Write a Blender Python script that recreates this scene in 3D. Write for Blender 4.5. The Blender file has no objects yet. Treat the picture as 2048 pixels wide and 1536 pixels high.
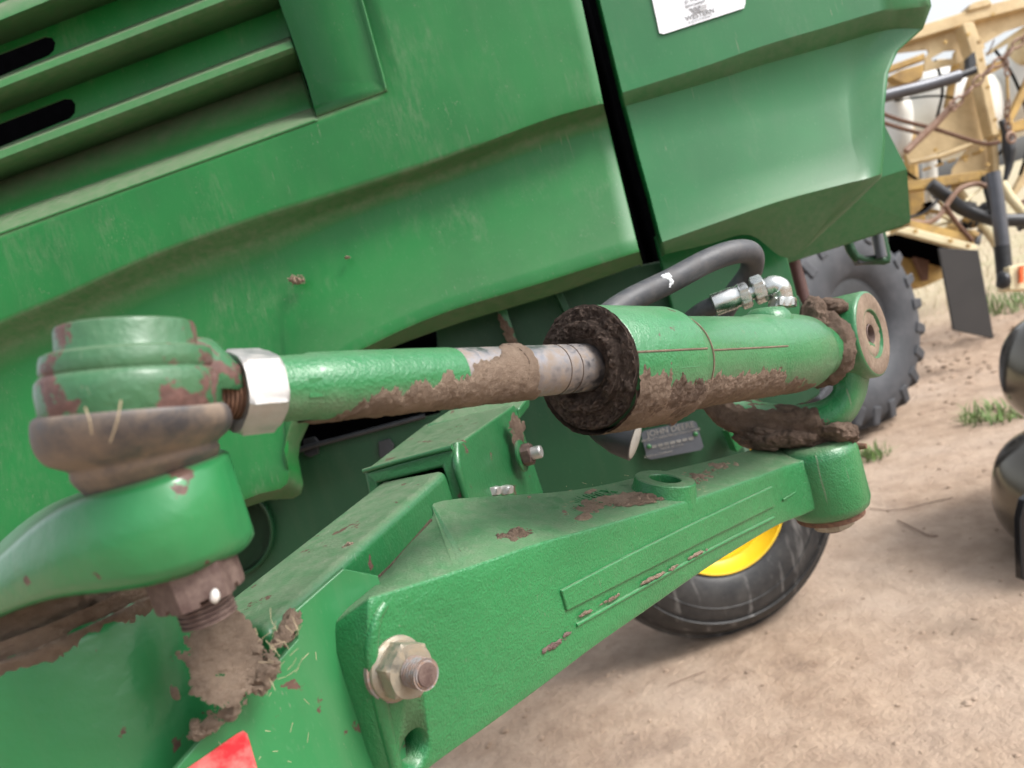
import bpy, bmesh, math, random
from mathutils import Vector, Matrix, noise, Quaternion
from mathutils.geometry import tessellate_polygon
rad = math.radians
S = bpy.context.scene
COL = S.collection
# ------------------------------------------------------------------ camera
FPX = 1500.0
ROLL, PITCH, CAMZ = rad(16.5), rad(5.5), 1.3
F = Vector((0, math.cos(PITCH), -math.sin(PITCH)))
_R0 = Vector((1, 0, 0)); _U0 = _R0.cross(F)
U = math.cos(ROLL) * _U0 + math.sin(ROLL) * _R0
R = F.cross(U)
C = Vector((0, 0, CAMZ))
cam = bpy.data.cameras.new('camera'); camo = bpy.data.objects.new('camera', cam); COL.objects.link(camo)
cam.sensor_width = 36; cam.lens = 36 * FPX / 2048; cam.clip_start = 0.05; cam.clip_end = 2000
camo.matrix_world = Matrix((( R.x, U.x, -F.x, C.x), (R.y, U.y, -F.y, C.y), (R.z, U.z, -F.z, C.z), (0, 0, 0, 1)))
cam.dof.use_dof = True; cam.dof.focus_distance = 0.78; cam.dof.aperture_fstop = 5.8
S.camera = camo
# ------------------------------------------------------------------ light
SUN_EL, SUN_AZ = rad(46), rad(-66)      # azimuth measured from -Y (behind the camera) ; negative = from the right
w = bpy.data.worlds.new('World'); S.world = w; w.use_nodes = True
nt = w.node_tree; nt.nodes.clear()
sk = nt.nodes.new('ShaderNodeTexSky'); sk.sky_type = 'NISHITA'; sk.sun_disc = False
sk.sun_elevation = SUN_EL; sk.dust_density = 4.0; sk.air_density = 1.0; sk.ozone_density = 1.0
sund = Vector((math.sin(-SUN_AZ) * math.cos(SUN_EL), -math.cos(SUN_AZ) * math.cos(SUN_EL), math.sin(SUN_EL)))
sk.sun_rotation = math.atan2(sund.x, sund.y)
hs = nt.nodes.new('ShaderNodeHueSaturation'); hs.inputs['Saturation'].default_value = 0.25
bg = nt.nodes.new('ShaderNodeBackground'); bg.inputs['Strength'].default_value = 0.14
wo = nt.nodes.new('ShaderNodeOutputWorld')
nt.links.new(sk.outputs[0], hs.inputs['Color']); nt.links.new(hs.outputs[0], bg.inputs['Color']); nt.links.new(bg.outputs[0], wo.inputs[0])
sl = bpy.data.lights.new('sun', 'SUN'); sl.energy = 1.7; sl.angle = rad(20); sl.color = (1, .97, .92)
so = bpy.data.objects.new('sun', sl); COL.objects.link(so)
so.rotation_euler = (-sund).to_track_quat('-Z', 'Y').to_euler()
S.view_settings.view_transform = 'Standard'; S.view_settings.look = 'None'; S.view_settings.gamma = 1
S.view_settings.exposure = 1.0
# ------------------------------------------------------------------ geometry of the picture -> the place
def ray(x, y): return F + (x - 1024) / FPX * R + (768 - y) / FPX * U
def P(x, y, z): return C + z * ray(x, y)
def onp(x, y, p, n):
    r = ray(x, y); return C + r * ((p - C).dot(n) / r.dot(n))
def proj(p):
    d = p - C; z = d.dot(F); return 1024 + FPX * d.dot(R) / z, 768 - FPX * d.dot(U) / z, z
def lerp(a, b, t): return a + (b - a) * t
A = (F + 1509 / FPX * R + 128 / FPX * U).normalized()          # long direction of axle arm and steering ram
Z = Vector((0, 0, 1))
UP = (Z - A * Z.dot(A)).normalized()
N = A.cross(UP)
if N.dot(F) > 0: N = -N
# ------------------------------------------------------------------ node helpers
class NB:
    def __init__(s, name):
        s.m = bpy.data.materials.new(name); s.m.use_nodes = True; s.t = s.m.node_tree; s.t.nodes.clear()
        s.out = s.n('ShaderNodeOutputMaterial'); s.b = s.n('ShaderNodeBsdfPrincipled'); s.l(s.b.outputs[0], s.out.inputs[0])
        s.pos = s.n('ShaderNodeNewGeometry')
    def n(s, t, **k):
        x = s.t.nodes.new(t)
        for a, b in k.items(): setattr(x, a, b)
        return x
    def l(s, a, b): s.t.links.new(a, b)
    def val(s, sock, v):
        if hasattr(v, 'is_linked') or hasattr(v, 'links'): s.l(v, sock)
        else: sock.default_value = v
    def math(s, op, a, b=None, clamp=False):
        x = s.n('ShaderNodeMath', operation=op, use_clamp=clamp); s.val(x.inputs[0], a)
        if b is not None: s.val(x.inputs[1], b)
        return x.outputs[0]
    def noise(s, scale, detail=4, rough=.55, stretch=None, off=0):
        x = s.n('ShaderNodeTexNoise'); x.inputs['Scale'].default_value = scale; x.inputs['Detail'].default_value = detail; x.inputs['Roughness'].default_value = rough
        mp = s.n('ShaderNodeMapping'); mp.inputs['Location'].default_value = (off, off * 1.3, off * .7)
        if stretch: mp.inputs['Scale'].default_value = stretch
        s.l(s.pos.outputs['Position'], mp.inputs[0]); s.l(mp.outputs[0], x.inputs['Vector'])
        return x.outputs['Fac']
    def ramp(s, v, lo, hi, a=0., b=1.):
        x = s.n('ShaderNodeMapRange'); x.clamp = True
        s.val(x.inputs[0], v)
        for i, q in enumerate((lo, hi, a, b)): x.inputs[i + 1].default_value = q
        return x.outputs[0]
    def mix(s, f, a, b):
        x = s.n('ShaderNodeMix', data_type='RGBA'); s.val(x.inputs[0], f)
        for k, q in ((6, a), (7, b)):
            if isinstance(q, tuple): x.inputs[k].default_value = (*q, 1)
            else: s.l(q, x.inputs[k])
        return x.outputs[2]
    def nz(s):
        x = s.n('ShaderNodeSeparateXYZ'); s.l(s.pos.outputs['Normal'], x.inputs[0]); return x.outputs[2]
    def bump(s, h, strength, dist, prev=None):
        x = s.n('ShaderNodeBump'); x.inputs['Strength'].default_value = strength; x.inputs['Distance'].default_value = dist
        s.l(h, x.inputs['Height'])
        if prev: s.l(prev, x.inputs['Normal'])
        return x.outputs[0]
GREEN = (.006, .130, .024)
DUST = (.25, .22, .18)
def paint(name, green=GREEN, dust=.8, side=.12, chips=0., bump=.0, bscale=350, rough=.33, streak=.35, speck=.5, dlo=.45, seed=0, rustc=(.065, .034, .026), fine=True, coat=.4, crough=.2, smear=0):
    b = NB(name)
    low = b.noise(5, 3, off=seed); mid = b.noise(45, 5, off=seed + 3)
    col = b.mix(b.ramp(low, .3, .7), tuple(g * .86 for g in green), tuple(g * 1.12 for g in green))
    # dust settled on what faces up
    up = b.ramp(b.nz(), dlo, .95)
    dn = b.ramp(b.noise(60, 6, .65, off=seed + 7), .25, .75, .35, 1)
    d = b.math('MULTIPLY', b.math('MULTIPLY', up, dn), dust)
    # film on sides, with run-down streaks
    st = b.ramp(b.noise(38, 4, .6, stretch=(1, 1, .10), off=seed), .48, .80)
    film = b.math('MULTIPLY', st, streak)
    fl = b.math('MULTIPLY', b.ramp(b.noise(3.2, 3, off=seed + 11), .35, .7), side)
    sp = b.math('MULTIPLY', b.math('MULTIPLY', b.ramp(b.noise(420, 3, .6, stretch=(1, 1, .35), off=seed), .63, .72), b.ramp(b.noise(16, 2, off=seed + 20), .5, .72)), speck)
    tot = b.math('MAXIMUM', b.math('MAXIMUM', d, b.math('ADD', film, fl)), sp, clamp=True)
    if smear:
        sm_ = b.math('MULTIPLY', b.ramp(b.noise(9, 7, .72, stretch=(1, 1, .35), off=seed + 50),   .52, .76), b.ramp(b.noise(130, 5, .7, stretch=(1, 1, .2), off=seed + 51), .40, .62))
        un = b.ramp(b.nz(), -.05, -.5)
        tot = b.math('MAXIMUM', tot, b.math('MULTIPLY', b.math('ADD', b.math('MULTIPLY', sm_, .5), b.math('MULTIPLY', un, b.ramp(b.noise(60, 5, .7, off=seed + 52), .3, .65, .2, .6))), smear), clamp=True)
        wv = b.ramp(b.noise(260, 2, .4, stretch=(1, .3, .05), off=seed + 60), .70, .74, 0, .4)
        tot = b.math('MAXIMUM', tot, b.math('MULTIPLY', wv, b.ramp(b.noise(5, 3, off=seed + 61), .5, .62)))
    tot = b.math('MINIMUM', tot, .92)
    col = b.mix(tot, col, DUST)
    if fine:
        scr = b.ramp(b.noise(500, 2, .5, stretch=(1, .1, .25), off=seed + 31), .66, .74, 0, .22)
        col = b.mix(b.math('MULTIPLY', scr, b.ramp(b.nz(), .0, .9, .3, 1)), col, (.30, .36, .28))
    rgh = b.ramp(tot, 0, .7, rough, .85)
    if chips > 0:
        cm = b.ramp(b.math('ADD', b.noise(28, 6, .62, off=seed + 40), b.math('MULTIPLY', mid, .25)), .80 - chips * .22, .815 - chips * .22)
        rc = b.mix(b.ramp(b.noise(200, 4, off=seed), .3, .7), rustc, tuple(q * 1.8 for q in rustc))
        col = b.mix(cm, col, rc); rgh = b.math('MAXIMUM', rgh, b.math('MULTIPLY', cm, .75))
    b.l(col, b.b.inputs['Base Color']); b.l(rgh, b.b.inputs['Roughness'])
    b.b.inputs['Specular IOR Level'].default_value = .4
    b.l(b.ramp(tot, 0, .5, coat, 0), b.b.inputs['Coat Weight']); b.b.inputs['Coat Roughness'].default_value = crough
    if bump > 0:
        nb = b.bump(b.noise(bscale, 3, .5, off=seed), bump, .002)
        nb = b.bump(b.noise(bscale * .2, 2, .5, off=seed), bump * .6, .004, nb)
        b.l(nb, b.b.inputs['Normal'])
    return b.m
def mudmat(name, c1, c2, scale=90, bs=1.0, hi=None):
    b = NB(name)
    n1 = b.noise(scale, 8, .7); n2 = b.noise(scale * .15, 4, .6, off=5)
    col = b.mix(b.ramp(n1, .3, .7), c1, c2)
    col = b.mix(b.ramp(n2, .45, .7, 0, .6), col, hi or tuple(q * 1.35 for q in c2))
    b.l(col, b.b.inputs['Base Color']); b.b.inputs['Roughness'].default_value = .95; b.b.inputs['Specular IOR Level'].default_value = .15
    nb = b.bump(b.noise(scale * 3, 6, .75), .8 * bs, .003); nb = b.bump(b.noise(scale * 12, 4, .75), .9 * bs, .0012, nb)
    b.l(nb, b.b.inputs['Normal'])
    return b.m
def metal(name, c, rough=.35, met=1., dirt=.3, dcol=(.2, .13, .09), bump=.15, scale=120, streak=None):
    b = NB(name)
    m = b.ramp(b.noise(scale, 6, .7), .5 - dirt * .25, .75 - dirt * .25)
    m = b.math('MULTIPLY', m, min(1, dirt * 1.8))
    b.l(b.mix(m, c, dcol), b.b.inputs['Base Color'])
    b.l(b.ramp(m, 0, 1, met, 0), b.b.inputs['Metallic']); b.l(b.ramp(m, 0, 1, rough, .85), b.b.inputs['Roughness'])
    b.l(b.bump(b.noise(scale * 4, 4, .6), bump, .001), b.b.inputs['Normal'])
    return b.m
def tyremat(name):
    b = NB(name)
    n1 = b.ramp(b.noise(14, 6, .7), .4, .75)
    st = b.ramp(b.noise(26, 4, .6, stretch=(1, 1, .12), off=4), .58, .72, 0, .8)
    col = b.mix(b.math('MULTIPLY', n1, .5), (.016, .017, .019), (.085, .08, .075))
    col = b.mix(st, col, (.19, .185, .18))
    b.l(col, b.b.inputs['Base Color']); b.b.inputs['Roughness'].default_value = .5
    b.l(b.bump(b.noise(90, 4), .2, .002), b.b.inputs['Normal'])
    return b.m
def plain(name, c, rough=.6, met=0, var=.25, scale=30, spec=.5, bump=.1):
    b = NB(name)
    n1 = b.ramp(b.noise(scale, 5, .6), .3, .7)
    b.l(b.mix(n1, tuple(q * (1 - var) for q in c), tuple(min(1, q * (1 + var)) for q in c)), b.b.inputs['Base Color'])
    b.b.inputs['Roughness'].default_value = rough; b.b.inputs['Metallic'].default_value = met; b.b.inputs['Specular IOR Level'].default_value = spec
    if bump: b.l(b.bump(b.noise(scale * 8, 3), bump, .002), b.b.inputs['Normal'])
    return b.m
M = {}
M['shield'] = paint('shield_paint', dust=.75, side=.0, streak=.05, bump=.06, bscale=30, rough=.42, speck=1., dlo=.3, coat=.12, crough=.35, smear=.6)
M['shield2'] = paint('rear_shield_paint', green=(.007, .128, .032), dust=.5, side=.0, streak=.03, bump=.05, bscale=14, rough=.38, speck=.3, dlo=.25, seed=5, coat=.25, crough=.16, smear=.4)
M['frame'] = paint('frame_paint_shaded', green=(.005, .050, .017), dust=.3, side=.0, streak=.04, rough=.5, seed=9, speck=.25, coat=.05, crough=.3)  # machine green darkened: the shade around the axle is put into the colour
M['cast'] = paint('casting_paint', green=(.016, .165, .05), dust=.5, side=.02, streak=.02, chips=.0, bump=.55, bscale=420, rough=.28, speck=.6, dlo=.5, seed=13, smear=.3)
M['weld'] = paint('tube_paint', green=(.013, .12, .037), dust=.5, side=.04, streak=.06, chips=.08, bump=.35, bscale=260, rough=.33, speck=.5, dlo=.5, seed=17)
M['ram'] = paint('ram_paint', green=(.018, .16, .052), dust=.3, side=.05, streak=.03, chips=.03, bump=.5, bscale=420, rough=.27, speck=.8, dlo=.6, seed=21, smear=.55)
M['joint'] = paint('joint_paint', green=(.024, .13, .05), dust=.45, side=.2, streak=.1, chips=.55, bump=.5, bscale=200, rough=.45, speck=.6, dlo=.5, seed=25, rustc=(.075, .038, .032))
M['forging'] = paint('forging_paint', green=(.016, .165, .05), dust=.4, side=.05, streak=.06, chips=.18, bump=.5, bscale=60, rough=.3, speck=.15, dlo=.7, seed=29, fine=False)
M['mud'] = mudmat('dry_mud', (.17, .12, .09), (.31, .23, .175))
M['mudbrown'] = mudmat('brown_mud', (.095, .066, .052), (.21, .15, .115))
M['mudtan'] = mudmat('tan_mud', (.27, .195, .148), (.45, .34, .26), 120)
M['muddark'] = mudmat('oily_dirt', (.09, .066, .056), (.27, .20, .165), 170, 1.6, hi=(.36, .27, .22))
M['steel'] = metal('chrome_rod', (.26, .26, .28), .3, 1, .5, (.19, .145, .11), .12, 60)
M['zinc'] = metal('zinc', (.46, .46, .46), .38, .75, .3, (.35, .3, .25), .1, 60)
M['zincbright'] = metal('fitting_zinc', (.55, .57, .56), .25, 1, .15, (.2, .2, .18), .05, 90)
M['yzinc'] = metal('yellow_zinc', (.32, .30, .25), .38, .8, .45, (.26, .2, .13), .2, 90)
M['darkzinc'] = metal('weathered_zinc', (.30, .30, .31), .45, .8, .6, (.22, .14, .10), .2, 160)
M['rust'] = metal('rust', (.10, .05, .035), .75, .2, .5, (.19, .10, .06), .5, 160)
M['rustnut'] = metal('rusty_nut', (.085, .052, .046), .6, .3, .4, (.17, .12, .10), .3, 110)
M['rubber'] = metal('boot_rubber', (.055, .056, .064), .4, 0, .55, (.20, .155, .12), .25, 28)
M['hose'] = metal('hose_rubber', (.045, .047, .055), .5, 0, .25, (.13, .12, .115), .2, 60)
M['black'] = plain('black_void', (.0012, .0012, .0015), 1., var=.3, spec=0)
M['darkmetal'] = plain('dark_metal', (.03, .032, .036), .45, .3)
M['plate'] = plain('dataplate_grey', (.10, .11, .13), .4, .4, .1)
M['print'] = plain('dataplate_print', (.24, .235, .22), .5, 0, .2)
M['white'] = plain('sticker_white', (.78, .80, .84), .35, 0, .03, bump=0)
M['grey'] = plain('sticker_grey', (.22, .22, .23), .5, 0, .1, bump=0)
M['lgrey'] = plain('sticker_pale_grey', (.42, .42, .43), .5, 0, .1, bump=0)
M['red'] = metal('red_decal', (.55, .02, .03), .35, 0, .35, (.5, .25, .22), .05, 60)
M['lens'] = plain('lamp_lens', (.55, .53, .50), .3, 0, .15)
M['tyre'] = tyremat('tyre_rubber')
M['lugtyre'] = metal('lug_tyre_rubber', (.035, .039, .047), .6, 0, .3, (.09, .09, .10), .3, 9)
M['rimyellow'] = plain('rim_yellow', (.78, .50, .02), .4, 0, .08, 12)
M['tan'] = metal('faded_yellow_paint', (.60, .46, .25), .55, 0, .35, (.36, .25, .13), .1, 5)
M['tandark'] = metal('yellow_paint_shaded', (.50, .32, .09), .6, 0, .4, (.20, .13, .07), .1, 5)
M['cream'] = metal('cream_paint', (.72, .64, .42), .5, 0, .3, (.5, .38, .2), .1, 6)
M['tankwhite'] = plain('tank_plastic', (.66, .66, .62), .4, 0, .08, 3)
M['chain'] = metal('rusty_chain', (.30, .20, .15), .6, .3, .5, (.2, .11, .07), .3, 20)
M['gtube'] = plain('grey_tube', (.10, .105, .12), .35, .4, .15, 6)
M['orange'] = plain('reflector_orange', (.7, .12, .03), .3)
M['polered'] = plain('primer_pipe', (.10, .045, .04), .5)
M['gloss'] = plain('glossy_brown_body', (.11, .10, .082), .16, .85, .1, 3, bump=0)
M['blackgloss'] = plain('gloss_black', (.01, .01, .012), .12, 0, .1, 3, bump=0)
M['flap'] = plain('mudflap_rubber', (.020, .017, .016), .6, 0, .3, 3)
M['straw'] = plain('straw', (.36, .29, .19), .8)
M['grass'] = plain('grass_green', (.13, .21, .06), .7, 0, .4, 8)
M['drygrass'] = plain('dry_grass', (.42, .36, .25), .8, 0, .2, 8)
M['twig'] = plain('twig', (.16, .10, .07), .8)
# ------------------------------------------------------------------ object helpers
ORG = {}
def tag(o, label=None, cat=None, group=None, kind=None):
    if label: o['label'] = label
    if cat: o['category'] = cat
    if group: o['group'] = group
    if kind: o['kind'] = kind
    return o
def empty(name, loc, label, cat, group=None):
    o = bpy.data.objects.new(name, None); COL.objects.link(o); o.location = loc; o.empty_display_size = .1
    ORG[o.name] = Vector(loc)
    return tag(o, label, cat, group)
def mk(name, verts, faces, mat, parent=None, smooth=35, bevel=0, seg=2, solid=0, label=None, kind=None, sub=0, merge=0):
    vs = [Vector(v) for v in verts]
    c = sum(vs, Vector()) / len(vs)
    me = bpy.data.meshes.new(name); me.from_pydata([v - c for v in vs], [], faces); me.validate(); me.update()
    bm = bmesh.new(); bm.from_mesh(me)
    if merge: bmesh.ops.remove_doubles(bm, verts=bm.verts, dist=1e-5)
    if not solid or merge: bmesh.ops.recalc_face_normals(bm, faces=bm.faces)
    bm.to_mesh(me); bm.free()
    o = bpy.data.objects.new(name, me); COL.objects.link(o); o.location = c; ORG[o.name] = c
    me.materials.append(M[mat])
    for p in me.polygons: p.use_smooth = smooth > 0
    if smooth and smooth < 180 and not bevel: me.set_sharp_from_angle(angle=rad(smooth))
    if solid:
        s = o.modifiers.new('solid', 'SOLIDIFY'); s.thickness = solid; s.offset = -1
    if sub:
        s = o.modifiers.new('sub', 'SUBSURF'); s.levels = sub; s.render_levels = sub
    if bevel:
        bv = o.modifiers.new('bevel', 'BEVEL'); bv.width = bevel; bv.segments = seg; bv.limit_method = 'ANGLE'; bv.angle_limit = rad(28); bv.harden_normals = True
    if parent:
        o.parent = parent; o.matrix_parent_inverse = Matrix.Translation(-ORG[parent.name])
    return tag(o, label, kind=kind)
def copyob(o, mat, parent):
    c = o.copy(); COL.objects.link(c); c.matrix_parent_inverse = Matrix.Identity(4)
    c.parent = parent; c.matrix_parent_inverse = Matrix.Translation(-ORG[parent.name]); c.matrix_basis = mat; ORG[c.name] = mat.translation
    return c
def grid(rows, close=False):
    v = [p for r in rows for p in r]; n = len(rows[0]); f = []
    for i in range(len(rows) - 1):
        for j in range(n - 1 + (1 if close else 0)):
            a = i * n + j; b = i * n + (j + 1) % n
            f.append((a, b, b + n, a + n))
    return v, f
def basis(ax, ref=None):
    ax = ax.normalized(); ref = ref or (Z if abs(ax.z) < .9 else Vector((1, 0, 0)))
    e1 = (ref - ax * ref.dot(ax)).normalized(); return e1, ax.cross(e1)
def lathe(name, o, ax, prof, mat, parent=None, n=48, cap=True, ref=None, fn=None, **k):
    ax = ax.normalized(); e1, e2 = basis(ax, ref); rows = []
    for t, r in prof:
        row = []
        for j in range(n):
            a = 2 * math.pi * j / n; rr, tt = (r, t) if not fn else fn(t, r, a)
            row.append(o + ax * tt + (e1 * math.cos(a) + e2 * math.sin(a)) * rr)
        rows.append(row)
    v, f = grid(rows, True)
    if cap: f.append(tuple(range(n))[::-1]); f.append(tuple(len(v) - n + j for j in range(n)))
    return mk(name, v, f, mat, parent, **k)
def tube(name, pts, r, mat, parent=None, n=12, res=8, cap=True, flat=None, **k):
    pts = [Vector(p) for p in pts]
    rs = r if isinstance(r, (list, tuple)) else [r] * len(pts)
    P2, R2 = [], []
    if res > 1 and len(pts) > 2:
        for i in range(len(pts) - 1):
            p0 = pts[max(i - 1, 0)]; p1 = pts[i]; p2 = pts[i + 1]; p3 = pts[min(i + 2, len(pts) - 1)]
            for q in range(res):
                t = q / res
                P2.append(.5 * ((2 * p1) + (p2 - p0) * t + (2 * p0 - 5 * p1 + 4 * p2 - p3) * t * t + (3 * p1 - p0 - 3 * p2 + p3) * t ** 3)); R2.append(lerp(rs[i], rs[i + 1], t))
        P2.append(pts[-1]); R2.append(rs[-1])
    else: P2, R2 = pts, rs
    rows = []; e1 = None
    for i, p in enumerate(P2):
        d = (P2[min(i + 1, len(P2) - 1)] - P2[max(i - 1, 0)]).normalized()
        if e1 is None: e1, e2 = basis(d)
        e1 = (e1 - d * e1.dot(d)).normalized(); e2 = d.cross(e1)
        rows.append([p + (e1 * math.cos(2 * math.pi * j / n) + e2 * math.sin(2 * math.pi * j / n)) * R2[i] for j in range(n)])
    v, f = grid(rows, True)
    if cap: f.append(tuple(range(n))[::-1]); f.append(tuple(len(v) - n + j for j in range(n)))
    return mk(name, v, f, mat, parent, **k)
def prism(name, pts, d, mat, parent=None, **k):
    pts = [Vector(p) for p in pts]; n = len(pts)
    v = pts + [p + d for p in pts]
    f = [tuple(range(n)), tuple(range(2 * n - 1, n - 1, -1))] + [(i, i + n, (i + 1) % n + n, (i + 1) % n) for i in range(n)]
    return mk(name, v, f, mat, parent, **k)
def px(pts, z=None):
    return [P(*(p if len(p) == 3 else (p[0], p[1], z))) for p in pts]
def nrm(pts):
    n = (pts[1] - pts[0]).cross(pts[2] - pts[0]).normalized()
    return n if n.dot(F) > 0 else -n
def cat(rows, m):       # Catmull-Rom through a list of equally long point rows
    out = []
    for i in range(len(rows) - 1):
        a, b, c, d = rows[max(i - 1, 0)], rows[i], rows[i + 1], rows[min(i + 2, len(rows) - 1)]
        for q in range(m):
            t = q / m
            out.append([.5 * ((2 * b[j]) + (c[j] - a[j]) * t + (2 * a[j] - 5 * b[j] + 4 * c[j] - d[j]) * t * t + (3 * b[j] - a[j] - 3 * c[j] + d[j]) * t ** 3) for j in range(len(b))])
    out.append(rows[-1]); return out
def fr(p, s, o=5): return noise.fractal(p * s, .8, 2.1, o)
def shell(name, org, ax, e1, e2, s0, s1, a0, a1, rad_fn, h_fn, mat, parent, ns=90, na=70, sc=60, cut=-.0006, label=None):
    """a caked layer: radius + thickness, left out where the thickness runs below the surface -> ragged edge"""
    V, idx, H, f = [], {}, [], []
    for i in range(ns + 1):
        s = lerp(s0, s1, i / ns)
        for j in range(na + 1):
            a = lerp(a0, a1, j / na); d = e1 * math.cos(a) + e2 * math.sin(a)
            p = org + ax * s + d * rad_fn(s); h = h_fn(s, a, p)
            V.append(p + d * h); H.append(h)
    for i in range(ns):
        for j in range(na):
            q = (i * (na + 1) + j, i * (na + 1) + j + 1, (i + 1) * (na + 1) + j + 1, (i + 1) * (na + 1) + j)
            if max(H[k] for k in q) > cut: f.append(q)
    return mk(name, V, f, mat, parent, smooth=180, kind='stuff', label=label)
def patch(name, c, u, v, mat, parent, th=.004, seed=0, sc=60, n=46, edge=.55, label=None):
    """a caked clod on a flat face; u, v span it"""
    nn = u.cross(v).normalized()
    if nn.dot(F) > 0: nn = -nn
    V, H, f = [], [], []
    for i in range(n + 1):
        for j in range(n + 1):
            a, b = 2 * i / n - 1, 2 * j / n - 1
            p = c + u * a + v * b
            q = p + Vector((seed, seed * .7, seed * 1.3))
            h = th * ((1 - (a * a + b * b)) * 1.2 - edge + fr(q, sc) * .9)
            if h > 0: h += th * .35 * fr(q, sc * 4)
            V.append(p + nn * h); H.append(h)
    for i in range(n):
        for j in range(n):
            q = (i * (n + 1) + j, i * (n + 1) + j + 1, (i + 1) * (n + 1) + j + 1, (i + 1) * (n + 1) + j)
            if max(H[k] for k in q) > -th * .05: f.append(q)
    if not f: return None
    return mk(name, V, f, mat, parent, smooth=180, kind='stuff', label=label)
def blob(name, c, ex, ey, ez, mat, parent, amp=.25, sc=50, sub=5, seed=0, label=None):
    bm = bmesh.new(); bmesh.ops.create_icosphere(bm, subdivisions=sub, radius=1)
    V = []
    for v in bm.verts:
        d = v.co.normalized(); p = c + ex * d.x + ey * d.y + ez * d.z
        k = 1 + amp * .8 * fr(p + Vector((seed, 0, 0)), sc, 6) + .035 * fr(p, sc * 7, 4)
        V.append(c + (p - c) * k)
    f = [tuple(v.index for v in fc.verts) for fc in bm.faces]; bm.free()
    return mk(name, V, f, mat, parent, smooth=180, kind='stuff', label=label)
def hexnut(name, c, ax, r, h, mat, parent, ref=None, hole=0, ch=.12, rot=0, **k):
    ax = ax.normalized(); e1, e2 = basis(ax, ref)
    rows = []
    n = 48
    for t, s in ((0, 1 - ch), (h * .10, 1), (h * .90, 1), (h, 1 - ch)):
        row = []
        for j in range(n):
            a = 2 * math.pi * j / n + rot
            ha = ((a - rot) % (math.pi / 3)) - math.pi / 6
            hr = r * math.cos(math.pi / 6) / math.cos(ha)
            rr = min(hr, r * (s if s < 1 else 1.0)); row.append(c + ax * t + (e1 * math.cos(a) + e2 * math.sin(a)) * rr)
        rows.append(row)
    if hole:
        rows = [[c + ax * .002 + (e1 * math.cos(2 * math.pi * j / n + rot) + e2 * math.sin(2 * math.pi * j / n + rot)) * hole for j in range(n)]] + rows
    v, f = grid(rows, True)
    f.append(tuple(range(n))[::-1]); f.append(tuple(len(v) - n + j for j in range(n)))
    return mk(name, v, f, mat, parent, smooth=25, **k)
def thread(t0, t1, r, pitch=.0025, d=.0012):
    out = []; t = t0
    while t < t1:
        out += [(t, r - d), (t + pitch * .3, r - d), (t + pitch * .45, r), (t + pitch * .85, r)]; t += pitch
    return out + [(t1, r - d)]
def text(name, s, o, xd, yd, size, mat, parent, depth=.0004, align='CENTER', label=None, bold=0, bend=None):
    cu = bpy.data.curves.new(name, 'FONT'); cu.body = s; cu.size = size; cu.extrude = depth; cu.align_x = align; cu.align_y = 'CENTER'; cu.offset = bold; cu.resolution_u = 3
    t = bpy.data.objects.new('tmp', cu); COL.objects.link(t)
    bpy.context.view_layer.update()
    me = bpy.data.meshes.new_from_object(t.evaluated_get(bpy.context.evaluated_depsgraph_get()))
    zd = xd.cross(yd)
    V = [o + xd * v.co.x + yd * v.co.y + zd * v.co.z for v in me.vertices]; fcs = [tuple(p.vertices) for p in me.polygons]
    bpy.data.objects.remove(t); bpy.data.meshes.remove(me)
    return mk(name, V, fcs, mat, parent, smooth=0, label=label)
def holed(name, outer, holes, d, mat, parent, **k):
    """a sheet with real openings"""
    loops = [outer] + holes
    tri = tessellate_polygon(loops); flat = [p for l in loops for p in l]; n = len(flat)
    v = flat + [p + d for p in flat]; f = [tuple(t) for t in tri] + [tuple(i + n for i in reversed(t)) for t in tri]
    s = 0
    for l in loops:
        m = len(l)
        f += [(s + i, s + (i + 1) % m, s + (i + 1) % m + n, s + i + n) for i in range(m)]; s += m
    return mk(name, v, f, mat, parent, smooth=0, **k)
def boolean(o, cutters):
    for c in cutters:
        m = o.modifiers.new('cut', 'BOOLEAN'); m.object = c; m.solver = 'EXACT'
    bpy.context.view_layer.update()
    me = bpy.data.meshes.new_from_object(o.evaluated_get(bpy.context.evaluated_depsgraph_get()))
    o.modifiers.clear(); o.data = me
    for c in cutters: bpy.data.objects.remove(c)
# ================================================================== SETTING: ground
gb = NB('sandy_dirt')
n1 = gb.noise(1.3, 5, .6); n2 = gb.noise(9, 8, .68, off=3); n3 = gb.noise(70, 6, .7, off=8)
gc = gb.mix(gb.ramp(n2, .32, .68), (.27, .192, .140), (.43, .325, .243))
gc = gb.mix(gb.ramp(n1, .45, .75, 0, .75), gc, (.46, .37, .30))
gc = gb.mix(gb.ramp(n3, .62, .74, 0, .6), gc, (.13, .09, .065))
gc = gb.mix(gb.ramp(gb.noise(3.1, 7, .75, off=17), .56, .68, 0, .5), gc, (.16, .115, .09))
sep = gb.n('ShaderNodeSeparateXYZ'); gb.l(gb.pos.outputs['Position'], sep.inputs[0])
far = gb.ramp(sep.outputs[1], 6.5, 10)
gcf = gb.mix(gb.ramp(gb.noise(.8, 5, .7, off=2), .4, .65), (.5, .42, .30), (.36, .35, .20))
gc = gb.mix(gb.math('MULTIPLY', far, .8), gc, gcf)
gb.l(gc, gb.b.inputs['Base Color']); gb.b.inputs['Roughness'].default_value = .95; gb.b.inputs['Specular IOR Level'].default_value = .2
nb = gb.bump(n3, .7, .006); nb = gb.bump(gb.noise(18, 6, .7), .6, .03, nb); gb.l(nb, gb.b.inputs['Normal'])
M['ground'] = gb.m
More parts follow.
